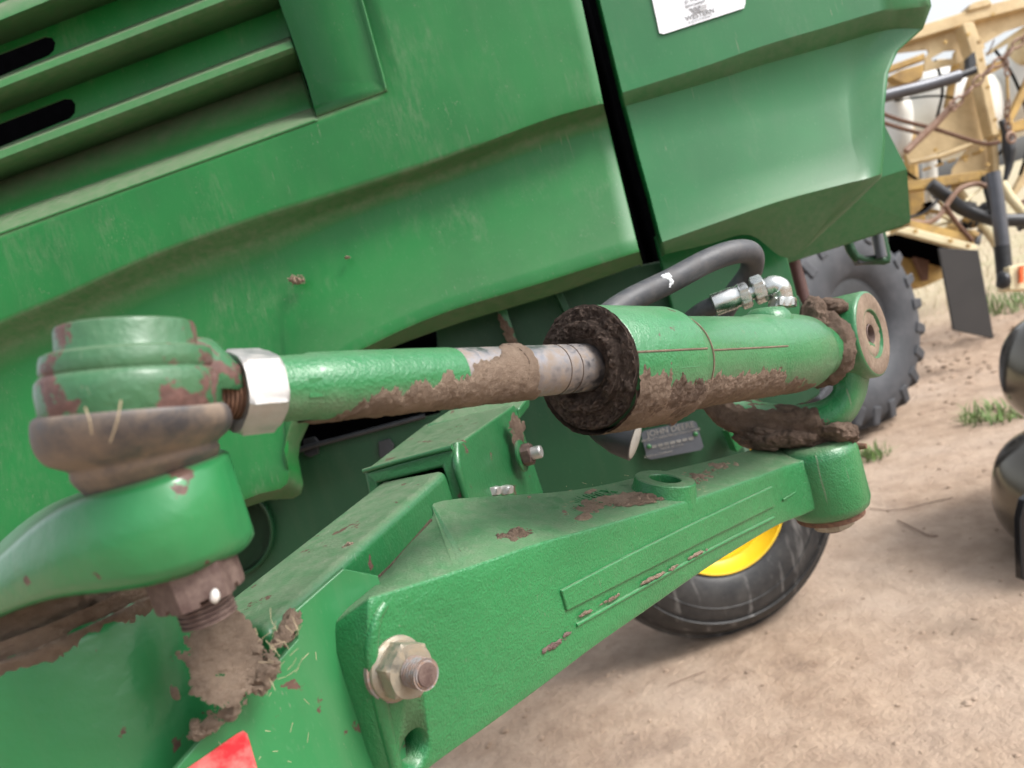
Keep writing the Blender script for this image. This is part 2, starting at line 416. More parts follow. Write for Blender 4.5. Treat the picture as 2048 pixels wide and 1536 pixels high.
def gh(x, y):
    p = Vector((x, y, 0)); h = .012 * fr(p, 1.6) + .006 * fr(p, 9)
    b = math.exp(-((y - 5.6 - .25 * x + .6) / .8) ** 2) * (1 if x > 0 else .4)
    h += b * (.05 + .07 * abs(fr(Vector((x * .8, y * 3.2, 2)), 2.2)) + .02 * fr(p, 12))
    return h if y < 12 else h * .3
def axis_pts(lo, hi, a, b, step, outer):
    xs = []; x = a
    while x <= b: xs.append(x); x += step
    k = step
    x = b
    while x < hi: k *= 1.35; x += k; xs.append(min(x, hi))
    k = step; x = a
    while x > lo: k *= 1.35; x -= k; xs.insert(0, max(x, lo))
    return xs
gx = axis_pts(-400, 400, -1.5, 6.5, .06, 0); gy = axis_pts(-60, 900, .3, 8.5, .06, 0)
rows = [[Vector((x, y, gh(x, y) if abs(x) < 40 and y < 60 else 0)) for x in gx] for y in gy]
v, f = grid(rows)
tag(mk('ground', v, f, 'ground', smooth=180), 'pale sandy dirt yard with scuffed damp patches and wheel ruts', kind='structure')
# ================================================================== WINDROWER
WB = Vector((0.2, 1.7, 0))
W = empty('windrower', WB, 'green hay windrower seen close up from its rear axle and steering ram', 'farm machine')
# ---------------- side shield
Z0 = 1.45
def rp(pts, offs):
    return [P(x, y, Z0 + o) for (x, y), o in zip(pts, offs if isinstance(offs, (list, tuple)) else [offs] * len(pts))]
ridge = [(-250, 765), (0, 650), (117, 600), (312, 512), (508, 441), (600, 412), (700, 381), (895, 316), (1090, 242), (1204, 209)]
top0 = [(-250, 567), (0, 466), (130, 418), (330, 345), (530, 273), (628, 236), (775, 183), (920, 165), (1080, 150), (1192, 150)]
low = [(-250, 1460), (0, 1290), (220, 1140), (480, 1003), (574, 968), (572, 885), (640, 755), (841, 644), (1080, 567), (1276, 504)]
und = [(-250, 1500), (0, 1320), (230, 1160), (494, 1014), (602, 988), (601, 885), (700, 742), (872, 662), (1100, 592), (1283, 528)]
def dn(l, dx, dy): return [(x + dx, y + dy) for x, y in l]
def mixl(a, b, t): return [(lerp(p[0], q[0], t), lerp(p[1], q[1], t)) for p, q in zip(a, b)]
rows = [rp(top0, 0), rp(mixl(top0, ridge, .1), 0), rp(mixl(top0, ridge, .5), 0), rp(mixl(top0, ridge, .92), 0), rp(mixl(top0, ridge, .975), .0008), rp(ridge, .004), rp(mixl(ridge, low, .02), .014), rp(mixl(ridge, low, .06), .042), rp(mixl(ridge, low, .10), .056),
        rp(mixl(ridge, low, .17), .062), rp(mixl(ridge, low, .3), .058), rp(mixl(ridge, low, .6), .038), rp(mixl(ridge, low, .9), .012), rp(mixl(ridge, low, .98), .004), rp(low, .006), rp(mixl(low, und, .15), .018), rp(mixl(low, und, .85), .075), rp(und, .088), rp(dn(und, -3, -6), .12)]
cols = list(map(list, zip(*rows)))
cols = cat(cols, 4)
lastc = cols[-1]
cols.append([p + R * .003 + F * .002 for p in lastc]); cols.append([p + R * .0045 + F * .03 for p in lastc])
v, f = grid(cols)
rc_ = [c[0] for c in cols[24:]]; nr = len(rc_) - 2
tp_ = [P(lerp(632, 1085, min(k, nr - 1) / (nr - 1)), -350, Z0) + (rc_[k] - rc_[nr - 1] if k >= nr else Vector()) for k in range(nr + 2)]
v2, f2 = grid([tp_, [lerp(a, b, .5) for a, b in zip(tp_, rc_)], rc_]); f += [tuple(i + len(v) for i in q) for q in f2]; v += v2
shield = mk('side_shield', v, f, 'shield', W, smooth=50, solid=.003, merge=1)
# upper right face of the shield with the pressed panel step
def quadgrid(name, rws, mat, parent, **k):
    v, f = grid(rws); return mk(name, v, f, mat, parent, **k)
rbt = (628, -350)
rws = [rp([(450, -350), (592, -350), (620, -350), (632, -350)], [.014, .014, .012, 0]),
       rp([(558, 0), (700, 0), (716, 0), (726, 0)], [.014, .014, .012, 0]),
       rp([(615, 165), (740, 160), (760, 158), (769, 156)], [.014, .014, .012, 0]),
       rp([(628, 214), (754, 172), (765, 168), (773, 174)], [.014, .012, .010, 0]),
       rp([(634, 234), (766, 186), (771, 184), (775, 183)], [.0, .0, .0, 0])]
quadgrid('upper_face', rws, 'shield', shield, smooth=30, solid=.003)
# louvres: nose rows across the recessed grille
def lrow(y0, xr, yr, off):
    sl = (yr - y0) / xr; xs = [-260, 0, xr * .33, xr * .66, xr - 6, xr]
    offs = [off] * 4 + [off, off]
    return [P(x, y0 + sl * x, Z0 + o) for x, o in zip(xs, offs)]
def louvre(seq):
    rws = [lrow(*s) for s in seq]
    quadgrid('louvre', cat(rws, 1), 'shield', shield, smooth=28, solid=.0025)
louvre([(10, 497, -196, .105), (24, 502, -181, .09), (27, 503, -178, .03), (40, 505, -166, .020), (48, 507, -158, .045), (90, 523, -112, .108)])
louvre([(156, 541, -54, .100), (160, 542, -50, .09), (164, 543, -47, .026), (176, 547, -37, .018), (184, 549, -30, .026), (226, 563, 15, .108)])
louvre([(297, 581, 75, .100), (301, 583, 79, .09), (305, 584, 83, .026), (318, 588, 94, .018), (326, 591, 102, .026), (361, 602, 141, .108)])
louvre([(361, 602, 141, .108), (433, 626, 217, .095), (438, 628, 222, .07), (466, 634, 238, .004), (470, 636, 242, .0)])
def slotface(yt, xrt, yrt, yb, xrb, yrb, off, hole):
    o = lambda x, y: P(x, y, Z0 + off)
    st, sb = (yrt - yt) / xrt, (yrb - yb) / xrb
    outer = [o(-260, yt - 260 * st), o(xrt, yrt), o(xrb, yrb), o(-260, yb - 260 * sb)]
    holed('louvre_face', outer, [[o(*p) for p in h] for h in hole], F * .003, 'shield', shield)
slotface(90, 523, -112, 157, 541, -53, .106, [[(-120, 160), (-110, 150), (90, 73), (104, 75), (111, 86), (108, 101), (98, 111), (-100, 195), (-115, 190)]])
slotface(226, 563, 15, 298, 581, 76, .106, [[(-90, 285), (-80, 277), (129, 197), (143, 198), (151, 208), (150, 226), (140, 237), (-70, 322), (-85, 318)]])
slotface(-60, 470, -260, 10, 497, -196, .106, [[(-90, -10), (-60, -18), (10, -38), (26, -30), (28, -5), (15, 5), (-80, 42)]])
# grille end wall
quadgrid('grille_end', [rp([(450, -350), (558, 0), (628, 222), (634, 240)], .014), rp([(449, -350), (557, 0), (627, 222), (633, 240)], .115)], 'shield', shield, smooth=0)
# ---------------- rear shield
rr = lambda pts: [P(x, y, Z0 + o) for x, y, o in pts]
rws = [rr([(1118, -350, 0), (1300, -350, 0), (1450, -350, 0), (1600, -350, 0), (1760, -350, 0), (1900, -350, .02)]),
       rr([(1200, 0, 0), (1350, -50, 0), (1490, -90, 0), (1620, -130, 0), (1770, -170, 0), (1880, -190, .02)]),
       rr([(1245, 185, 0), (1399, 136, 0), (1525, 92, 0), (1652, 54, 0), (1779, 16, 0), (1860, -4, .015)]),
       rr([(1247, 192, .004), (1400, 143, .004), (1527, 99, .004), (1654, 61, .004), (1781, 23, .004), (1863, 12, .02)]),
       rr([(1252, 212, .028), (1406, 168, .03), (1532, 128, .032), (1662, 92, .036), (1775, 60, .045), (1846, 58, .05)]),
       rr([(1262, 250, .034), (1416, 212, .038), (1545, 176, .042), (1668, 145, .045), (1730, 118, .05), (1797, 100, .045)]),
       rr([(1275, 300, .030), (1428, 262, .034), (1556, 232, .037), (1676, 205, .04), (1706, 190, .045), (1777, 142, .03)]),
       rr([(1300, 390, .018), (1450, 350, .020), (1575, 320, .021), (1690, 290, .022), (1712, 280, .02), (1769, 215, .02)]),
       rr([(1318, 460, .008), (1455, 420, .008), (1580, 384, .008), (1700, 345, .01), (1730, 336, .01), (1770, 285, .02)]),
       rr([(1325, 484, .0), (1440, 443, .0), (1560, 402, .0), (1680, 370, .0), (1730, 358, .0), (1764, 347, .02)]),
       rr([(1327, 488, .004), (1441, 448, .004), (1561, 408, .004), (1680, 376, .004), (1730, 363, .004), (1764, 351, .024)]),
       rr([(1332, 508, .05), (1420, 488, .06), (1500, 470, .07), (1575, 516, .10), (1650, 462, .09), (1762, 356, .03)]),
       rr([(1332, 503, .1), (1420, 484, .1), (1500, 466, .11), (1575, 508, .13), (1650, 455, .13), (1758, 350, .06)])]
cols = cat(list(map(list, zip(*rws))), 5)
fc = cols[0]; cols = [[p - R * .002 + F * .03 for p in fc], [p - R * .001 + F * .002 for p in fc]] + cols
v, f = grid(cols)
rsh = mk('rear_shield', v, f, 'shield2', W, smooth=32, solid=.003)
# lower fender behind it
pl = px([(1700, 200), (1769, 250), (1814, 338), (1680, 380), (1560, 420)], 1.78)
pl2 = [P(1814, 338, 1.78), P(1821, 444, 1.84), P(1800, 455, 1.85), P(1570, 528, 1.86), P(1540, 440, 1.80), P(1680, 380, 1.78)]
fen = prism('rear_fender', pl, F * .004, 'shield2', W, smooth=0)
prism('fender_skirt', pl2, F * .004, 'shield2', W, smooth=0)
prism('support_panel', px([(1310, 470, 1.62), (1559, 450, 1.62), (1600, 610, 1.62), (1600, 700, 1.62), (1370, 720, 1.62)]), F * .02, 'shield2', W, bevel=.004)
# engine bay darkness: added black sheet in place of the shade behind gap and louvre slots
prism('bay_dark_sheet', px([(-400, -450, 1.95), (1640, -450, 1.95), (1690, 150, 1.95), (1540, 430, 1.95), (1480, 640, 1.95), (1100, 960, 1.95), (560, 980, 1.95), (-400, 1150, 1.95)]), F * .02, 'black', W)
# gap seal strip
tube('wiring_loom', px([(1150, -60, 1.75), (1190, 90, 1.7), (1230, 250, 1.72), (1290, 470, 1.7), (1330, 640, 1.72)]), .012, 'black', W)
# ---------------- main frame behind
fpoly = [(872, 650), (1120, 560), (1330, 520), (1352, 600), (1597, 590), (1650, 700), (1640, 790), (1570, 830), (1478, 862), (1492, 905), (1470, 1010), (1200, 1060), (900, 1200), (700, 1330), (300, 1400), (260, 1150), (300, 1010), (600, 899), (712, 868), (880, 826)]
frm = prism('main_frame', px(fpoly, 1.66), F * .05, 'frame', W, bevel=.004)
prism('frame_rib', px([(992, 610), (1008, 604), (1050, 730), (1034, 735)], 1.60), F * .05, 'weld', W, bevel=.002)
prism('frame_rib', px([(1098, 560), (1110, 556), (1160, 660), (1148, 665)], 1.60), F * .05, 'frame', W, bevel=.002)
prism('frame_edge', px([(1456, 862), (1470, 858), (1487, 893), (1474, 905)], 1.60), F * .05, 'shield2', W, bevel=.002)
patch('rust_patch', P(1018, 668, 1.598), (P(1034, 700, 1.598) - P(1018, 668, 1.598)) * 1.5, (P(1026, 664, 1.598) - P(1018, 668, 1.598)) * 1.3, 'mudbrown', W, th=.002, seed=3)
lathe('frame_cover_ring', P(455, 1065, 1.64), -F, [(-.01, .10), (.004, .10), (.006, .098), (.004, .094), (-.01, .094)], 'frame', W, n=64)
for q in ((622, 893, .013), (772, 897, .014)):  # solid dark slabs on the frame face, standing in for shade inside holes
    prism('slot_shade_patch', px([(q[0] - 16, q[1] - 14), (q[0] + 6, q[1] - 20), (q[0] + 16, q[1] - 8), (q[0] + 14, q[1] + 14), (q[0] - 2, q[1] + 22), (q[0] - 14, q[1] + 16)], 1.648), F * .012, 'darkmetal', W, bevel=.002)
tube('frame_lip', px([(560, 912, 1.64), (620, 893, 1.64), (700, 872, 1.64), (850, 832, 1.64)]), .006, 'darkmetal', W)
# data plate
dpz = 1.64
dp = px([(1282, 866), (1290, 861), (1385, 841), (1393, 845), (1407, 893), (1402, 900), (1302, 919), (1294, 916)], dpz)
dpo = prism('data_plate', dp, F * .002, 'plate', W)
O0 = P(1344, 880, dpz - .002); xd = (P(1400, 868, dpz) - P(1288, 892, dpz)).normalized(); yd = (P(1338, 852, dpz) - P(1350, 907, dpz)); yd = (yd - xd * yd.dot(xd)).normalized()
mm = dpz / FPX
for s, dx, dy, sz in (('JOHN DEERE', 2, 21, 13), ('PRODUCT IDENTIFICATION NUMBER', 0, 10, 5.5), ('MOLINE, ILLINOIS', 14, 13.5, 3.5), ('*1E0W260RJFP400217*', 0, 3.5, 6), ('MADE IN U.S.A.', -2, -13, 5.5), ('DEERE & COMPANY', -32, -22, 5), ('MOLINE, ILL', 8, -22, 4.5), ('U.S. PAT', 40, -22, 4.5)):
    if s.startswith('*') or s in ('U.S. PAT', 'MOLINE, ILL', 'MOLINE, ILLINOIS'): continue
    text('plate_print', s, O0 + xd * dx * mm + yd * dy * mm, xd, yd, sz * mm * 1.3, 'print', dpo, .0002)
for i in range(34):      # the blurred bar of stamped characters
    if i % 5 == 4: continue
    c0 = O0 + xd * (-42 + i * 2.5) * mm - yd * 5 * mm
    prism('plate_mark', [c0 - yd * 3 * mm, c0 + xd * 1.7 * mm - yd * 3 * mm, c0 + xd * 1.7 * mm + yd * 3 * mm, c0 + yd * 3 * mm], -F * .0005, 'print', dpo, smooth=0)
for q in ((1298, 893), (1391, 868)):
    lathe('rivet', P(q[0], q[1], dpz - .001), -F, [(0, .0055), (.003, .0048), (.005, .002)], 'shield2', dpo, n=16)
# sticker on the rear shield
SZ = Z0 - .0035
st = prism('sticker', px([(1285, -160), (1466, -215), (1476, -212), (1491, 5), (1488, 16), (1328, 68), (1319, 66), (1303, -8)], SZ), F * .001, 'white', rsh)
sx = (P(1488, 16, SZ) - P(1324, 68, SZ)).normalized(); sy = (U - sx * U.dot(sx)).normalized(); sm = SZ / FPX
def stx(s, x, y, sz, m='grey', b=0): text('sticker_print', s, P(x, y, SZ - .0008), sx, sy, sz * sm, m, st, .0002, bold=b)
stx('WESTERN', 1400, 29, 13.5, b=.0002); stx('E Q U I P M E N T', 1401.5, 38, 6.5)
stx('1E0W260RJFP', 1390, 8, 7.5); stx('JD W260 F', 1388, -1, 8.5)
def sp(pts, m): prism('sticker_logo', [P(1400, 18, SZ - .0008) + sx * a * sm + sy * b * sm for a, b in pts], -F * .0003, m, st, smooth=0)
sp([(-22, 7), (-16, 7), (-6, -6), (-12, -6)], 'grey'); sp([(-13, 7), (-7, 7), (3, -6), (-3, -6)], 'grey'); sp([(-4, 7), (4, 7), (0, 0)], 'grey')
for k in range(3): sp([(5 - k * 2.2, 6 - k * 4.5), (18 - k * 2.2, 6 - k * 4.5), (16 - k * 2.2, 3.6 - k * 4.5), (3 - k * 2.2, 3.6 - k * 4.5)], 'lgrey')
# ---------------- hitch bracket, pole seen under the fender
hb = tube('tie_down_bracket', px([(1690, 470, 1.95), (1712, 515, 1.95), (1760, 520, 1.95), (1772, 515, 1.95), (1758, 455, 1.95)]), .012, 'frame', W, res=3)
prism('bracket_foot', px([(1712, 512), (1772, 508), (1774, 524), (1718, 528)], 1.94), F * .03, 'darkmetal', W, bevel=.003)
tube('bracket_stay', px([(1748, 440, 1.93), (1763, 515, 1.93)]), .014, 'gtube', W)
tube('exhaust_pipe', px([(1580, 500, 1.9), (1600, 570, 1.9), (1622, 660, 1.9)]), .016, 'polered', W, n=16)
# ---------------- caster wheel
WZ = 2.72; wc = onp(1520, 1280, Vector((0, 0, 0)), Z); wax = (-F + .18 * R); wax = Vector((wax.x, wax.y, 0)).normalized()
wc.z = .478; wc -= wax * .02
prof = [(-.19, .22), (-.185, .30), (-.17, .38), (-.15, .43), (-.10, .463), (-.03, .475), (.03, .475), (.10, .463), (.15, .43), (.175, .37), (.183, .31), (.172, .262), (.155, .235), (.13, .23)]
cw = lathe('caster_tyre', wc - wax * .17, wax, prof, 'tyre', W, n=96, cap=False, smooth=60)
for t in (-.07, 0, .07):
    lathe('tread_rib', wc - wax * .17, wax, [(t - .025, .46), (t - .022, .4775), (t + .022, .4775), (t + .025, .46)], 'tyre', cw, n=96, cap=False)
for t, r_ in ((.1785, .345), (.1705, .40)):
    lathe('sidewall_ring', wc - wax * .17, wax, [(t - .006, r_ + .003), (t + .003, r_), (t - .003, r_ - .004)], 'tyre', cw, n=96, cap=False)
lathe('wheel_rim', wc - wax * .17, wax, [(.13, .240), (.160, .240), (.168, .236), (.166, .230), (.150, .226), (.125, .212), (.118, .205), (.122, .196), (.05, .185), (.02, .17), (.01, .12), (.03, .08), (.07, .07), (.07, .001)], 'rimyellow', cw, n=96, cap=False, smooth=50)
lathe('hub', wc - wax * .12, wax, [(0, .06), (.06, .055), (.08, .03)], 'rimyellow', cw, n=24)
for k in range(6):
    e1, e2 = basis(wax); a = k * math.pi / 3
    hexnut('wheel_nut', wc - wax * .15 + (e1 * math.cos(a) + e2 * math.sin(a)) * .1, wax, .014, .02, 'zinc', cw)
fk = tube('caster_fork', [wc + wax * -.02, wc + wax * .05 + Z * .1, wc + wax * .06 + Z * .4 + Vector((-.1, -.4, 0)), P(1480, 950, 1.7)], [.05, .045, .05, .05], 'weld', W)
# ---------------- inner axle tube, sleeve, cover plate
v = px([(420, 1225, .70), (525, 1262, .625), (600, 1430, .63), (450, 1430, .75), (766, 960, 1.0), (893, 936, .93), (950, 1120, .94), (800, 1120, 1.05)])
axt = mk('axle_tube', v, [(0, 1, 2, 3), (4, 7, 6, 5), (0, 4, 5, 1), (1, 5, 6, 2), (2, 6, 7, 3), (3, 7, 4, 0)], 'weld', W, bevel=.011, seg=4)
of = px([(727, 942, .985), (905, 894, .935), (945, 1045, .935), (748, 1045, .985)]); inf = px([(756, 968, .985), (884, 936, .935), (912, 1045, .935), (768, 1045, .985)])
ob = px([(850, 848, 1.25), (1030, 808, 1.2), (1090, 992, 1.2), (880, 1000, 1.25)]); inb = [lerp(a, b, .45) for a, b in zip(inf, px([(862, 860, 1.25), (1015, 828, 1.2), (1070, 992, 1.2), (885, 1000, 1.25)]))]
v = of + inf + ob + inb; f = []
for i in range(4):
    j = (i + 1) % 4; f += [(i, j, 4 + j, 4 + i), (i, 8 + i, 8 + j, j), (4 + i, 4 + j, 12 + j, 12 + i)]
f += [(12, 13, 14, 15), (8, 11, 10, 9)]
slv = mk('axle_sleeve', v, f, 'weld', W, bevel=.006, seg=3)
tube('weld_bead', [lerp(of[1], ob[1], .05), lerp(of[1], of[2], .25) - F * .002, lerp(of[1], of[2], .7) - F * .002], [.005, .006, .004], 'weld', slv)
tube('weld_bead', [of[0] - F * .001, lerp(of[0], of[1], .5) - F * .002 + U * .001, of[1] - F * .002], [.003, .003, .004], 'weld', slv)
prism('sleeve_lug', px([(850, 850, 1.22), (900, 818, 1.25), (1060, 790, 1.25), (1040, 815, 1.2)]), -U * .02, 'weld', slv, bevel=.004)
sn = (ob[1] - of[1]).cross(of[2] - of[1]).normalized()
if sn.dot(R) < 0: sn = -sn
bc = P(1042, 912, 1.115)
lathe('washer', bc, sn, [(0, .024), (.003, .024), (.004, .022)], 'weld', slv, n=24)
hexnut('sleeve_nut', bc + sn * .004, sn, .017, .014, 'rustnut', slv)
lathe('sleeve_bolt', bc + sn * .018, sn, [(0, .0095), (.013, .0095), (.015, .008)], 'zinc', slv, n=20)
patch('rust_patch', P(1035, 862, 1.125) + sn * .001, (P(1040, 905, 1.125) - P(1032, 820, 1.125)) * .5, (P(1060, 862, 1.155) - P(1020, 862, 1.095)) * .45, 'mudbrown', slv, th=.0015, seed=8)
for q in ((985, 988, 1.02), (1010, 986, 1.05)): hexnut('small_bolt', P(*q), U, .012, .01, 'zinc', slv)
# arm helper depth
KA = 1027.
def za(x): return KA / (2533 - x)
pp0 = P(640, 1270, za(640) + .036)
cov = [onp(x, y, pp0, N) for x, y in [(687, 1137), (757, 1151), (800, 1300), (820, 1620), (300, 1620), (352, 1538), (484, 1383), (560, 1319), (596, 1278), (597, 1266), (584, 1250), (579, 1232)]]
cvp = prism('cover_plate', cov, -N * .006, 'cast', W, bevel=.0012)
cvp.data.materials[0] = paint('cover_paint', green=(.016, .165, .05), dust=.3, side=.05, streak=.12, chips=.12, bump=.12, bscale=90, rough=.3, speck=.9, seed=51)
tri = [onp(x, y, pp0 + N * .0008, N) for x, y in [(474, 1467), (486, 1461), (494, 1467), (545, 1640), (535, 1650), (350, 1560), (362, 1545)]]
prism('warning_triangle', tri, N * .0004, 'red', cvp, smooth=0)
# ---------------- axle arm casting
def sec(bt, ft, fb, bd=.10):
    FT = P(ft[0], ft[1], ft[2] if len(ft) > 2 else za(ft[0])); FB = P(fb[0], fb[1], fb[2] if len(fb) > 2 else za(fb[0]) + .0)
    BT = P(*bt); MID = lerp(FT, FB, .5) + N * .002
    BB = FB + (BT - FT) * .8
    return [BT, FT, lerp(FT, FB, .12) + N * .001, MID, lerp(FT, FB, .9) + N * .001, FB, BB]
def pc(x, y, k=0): return P(x, y, za(x)) + N * k
stn = [[P(762, 1149, .665), pc(737, 1196), pc(732, 1225, .002), pc(729, 1320, .004), pc(757, 1440, .004), pc(800, 1600), P(800, 1600, .66)], sec((862, 1036, .76), (873, 1155), (862, 1536)),
       sec((884, 1000, .80), (960, 1127), (990, 1444)), sec((1100, 984, .87), (1069, 1089), (1095, 1366)), sec((1190, 972, .92), (1165, 1062), (1190, 1294)), sec((1270, 955, .97), (1264, 1034), (1290, 1224)),
       sec((1400, 925, 1.05), (1400, 994), (1415, 1137)), sec((1490, 902, 1.13), (1530, 948), (1545, 1057)), sec((1560, 880, 1.19), (1590, 926, 1.085), (1600, 1034, 1.085)), sec((1590, 875, 1.19), (1625, 915, 1.10), (1632, 1020, 1.10))]
stn2 = cat(stn, 5)
# rounded end: side face turning away behind the pad
e0 = stn2[0]
endr = [P(668, 1224, .625), P(644, 1262, .597), P(640, 1292, .597), P(667, 1392, .60), P(711, 1536, .605), P(750, 1690, .61), P(770, 1690, .65)]
endo = [p - N * .03 for p in endr]
stn2 = [endo, endr] + stn2
v, f = grid(stn2, True); n7 = 7
f.append(tuple(range(7))[::-1]); f.append(tuple(len(v) - 7 + j for j in range(7)))
arm = mk('axle_arm', v, f, 'cast', W, bevel=.011, seg=5)
# holes
def cutter(c, ax, r, h, sx_=1):
    e1, e2 = basis(ax, Z); n = 32; rws = []
    for t in (-h, h): rws.append([c + ax * t + e1 * math.cos(2 * math.pi * j / n) * r + e2 * math.sin(2 * math.pi * j / n) * r * sx_ for j in range(n)])
    v, f = grid(rws, True); f.append(tuple(range(n))[::-1]); f.append(tuple(n + j for j in range(n)))
    return mk('cutter', v, f, 'rust')
hc = P(827, 1492, za(827))
boolean(arm, [cutter(hc, N, .0145, .05)])
for p in arm.data.polygons: p.use_smooth = True
arm.data.set_sharp_from_angle(angle=rad(40))
lathe('hole_liner', hc - N * .035, N, [(0, .0001), (0, .0155), (.027, .0155)], 'rust', arm, n=32, cap=False)
# raised pad round the bolt, ridge left
def fsurf(x, y, k=.0): return P(x, y, za(x)) + N * k
pad = [(737, 1235), (800, 1212), (870, 1240), (900, 1310), (880, 1390), (840, 1440), (850, 1500), (862, 1560), (850, 1640), (790, 1640), (776, 1540), (772, 1487), (756, 1436), (734, 1372), (728, 1311)]
# bolt
B0 = P(787, 1334, za(787) - .001)
lathe('arm_washer', B0 - N * .002, N, [(0, .0262), (.0045, .0262), (.0055, .0245)], 'darkzinc', arm, n=40)
hexnut('arm_nut', B0 + N * .0035, N, .0228, .021, 'yzinc', arm, ref=UP, rot=.25)
lathe('nut_flange', B0 + N * .0035, N, [(0, .0248), (.003, .0245), (.006, .0215)], 'yzinc', arm, n=40)
lathe('stud', B0 + N * .0245, N, thread(0, .017, .0118, .0030, .0016) + [(.0182, .0100), (.0190, .006)], 'darkzinc', arm, n=32, smooth=20)
lathe('stud_end', B0 + N * .0430, N, [(0, .0090), (.0012, .0085), (.0016, .004)], 'rustnut', arm, n=24)
tube('pad_ridge', [pc(770, 1208, -.001), pc(748, 1245, .0005), pc(742, 1320, .001), pc(764, 1425, .001), pc(784, 1510, .001), pc(800, 1580, 0)], [.004, .0055, .006, .006, .005, .004], 'cast', arm, n=16)
patch('stuck_dirt', P(592, 560, Z0 + .034), R * .018, U * .012, 'mudtan', shield, th=.006, seed=44, sc=150, n=50, edge=.55)
patch('stuck_dirt', P(695, 515, Z0 + .036), R * .006, U * .004, 'mudtan', shield, th=.006, seed=45, sc=150, n=24, edge=.4)
# machined rib
ribp = [fsurf(1116, 1180, .001), fsurf(1250, 1110, .001), fsurf(1400, 1037, .001), fsurf(1540, 972, .001), fsurf(1546, 1012, .001), fsurf(1400, 1084, .001), fsurf(1250, 1160, .001), fsurf(1128, 1222, .001)]
ribp = [p + N * .0005 for p in ribp]
rib = prism('cast_rib', [p - N * .006 for p in ribp], N * .0095, 'cast', arm, bevel=.002, seg=2)
for k in range(46):
    t = (k + .5) / 46; 
    if random.Random(k).random() < .25: continue
    a = lerp(fsurf(1126, 1184), fsurf(1470, 1012), t); b_ = lerp(fsurf(1132, 1206), fsurf(1474, 1030), t); wv = A * .0009
    prism('rib_tick', [a + N * .003, a + wv + N * .003, b_ + wv + N * .003, b_ + N * .003], N * .0018, 'cast', rib, bevel=.0003, seg=1)
tube('casting_line', [fsurf(1150, 1250, .0015), fsurf(1300, 1165, .0015), fsurf(1420, 1098, .0015), fsurf(1545, 1035, .0015)], .0022, 'cast', arm)
tube('casting_line', [fsurf(1560, 1000, .0045), fsurf(1605, 972, .0045)], .0015, 'cast', arm, res=1)
for i, (x, y, l_) in enumerate([(1215, 1198, 22), (1300, 1156, 26), (1390, 1108, 20), (1165, 1226, 16), (1340, 1136, 14)]):
    patch('mud_streak', fsurf(x, y, .004), fsurf(x + l_, y - l_ * .5, .004) - fsurf(x, y, .004), UP * .0028, 'mudtan', arm, th=.002, seed=i + 2, sc=160, n=36, edge=.6)
# top face frame
TN = (stn[5][0] - stn[5][1]).cross(A).normalized()
if TN.z < 0: TN = -TN
def top(x, y, k=0.): return onp(x, y, stn[5][1], TN) + TN * k
# ring boss on top
rc = top(1328, 981)
lathe('drain_boss', rc - TN * .012, TN, [(0, .042), (.016, .0385), (.0262, .037), (.0275, .0355), (.0275, .020), (.026, .019), (.004, .018), (.003, .001)], 'cast', arm, n=56, cap=False, smooth=30)
# raised casting letters
ta = (stn[7][1] - stn[5][1]).normalized(); tb = TN.cross(ta).normalized()
if tb.dot(U) < 0: tb = -tb
tmid = top(1150, 1012, .0004)
zt = proj(tmid)[2]
text('cast_letters', 'JD  FERRUMEX', top(1150, 1003, .0008), ta, tb, .022, 'cast', arm, .0009)
text('cast_letters', 'MADE IN MEX', top(1140, 1022, .0008), ta, tb, .017, 'cast', arm, .0009)
for i, (x, y, w_, h_, th, e, m) in enumerate([(1030, 1076, 46, 13, .006, .35, 'mud'), (1215, 1005, 95, 17, .004, .62, 'mudtan'), (1320, 985, 80, 14, .005, .55, 'mudtan'), (1390, 955, 60, 16, .004, .65, 'mudtan'), (1054, 1002, 20, 5, .003, .4, 'mudtan'),
                                                 (1290, 998, 60, 12, .004, .5, 'mud'), (1165, 1038, 20, 6, .004, .4, 'mudtan'), (1180, 985, 14, 4, .002, .4, 'mudtan'), (910, 1050, 30, 5, .002, .5, 'mudtan'), (1450, 935, 60, 16, .005, .5, 'mudtan')]):
    c0 = top(x, y, .0012)
    patch('mud_patch', c0, top(x + w_, y - w_ * .2, .0012) - c0, top(x, y + h_, .0012) - c0, m, arm, th=th, seed=i * 3 + 1, sc=75, n=64, edge=e)
# scuffs / chips on the front face
for i, (x, y, w_, h_) in enumerate([(1105, 1290, 24, 9), (1130, 1268, 9, 6), (713, 1100, 26, 20)]):
    c0 = fsurf(x, y, .0025) if i < 2 else P(713, 1105, .775)
    patch('paint_chip', c0, fsurf(x + w_, y - w_ * .5, .0025) - fsurf(x, y, .0025), UP * h_ * .0004, 'rustnut' if i < 2 else 'mudtan', arm, th=.0012, seed=i + 30, sc=200, n=40, edge=.5)
# end boss of the arm
eb = P(1642, 950, 1.145); EA = (Z + .02 * R).normalized()
def ebf(t, r, a): return r * (1 + .012 * math.sin(2 * a)), t
lathe('arm_end_boss', eb, EA, [(-.058, .040), (-.0575, .052), (-.052, .059), (-.041, .0625), (.036, .0605), (.048, .057), (.054, .048), (.054, .02)], 'cast', W, n=64, fn=ebf, smooth=60)
boss = bpy.data.objects[-1] if False else None
lathe('seal_ring', eb, EA, [(-.066, .040), (-.066, .050), (-.055, .050)], 'rust', W, n=48)
blob('mud_clod', P(1695, 1018, 1.12), R * .02, U * .008, F * .02, 'muddark', W, .35, 90, 4, 5)
hexnut('boss_nut', eb - EA * .082, EA, .032, .019, 'yzinc', W, rot=.4)
lathe('boss_stud', eb - EA * .089, EA, [(0, .014), (.01, .016)], 'rustnut', W, n=20)
tube('grease_nipple', px([(1712, 893, 1.14), (1733, 892, 1.13)]), [.006, .004], 'rust', W, res=1)
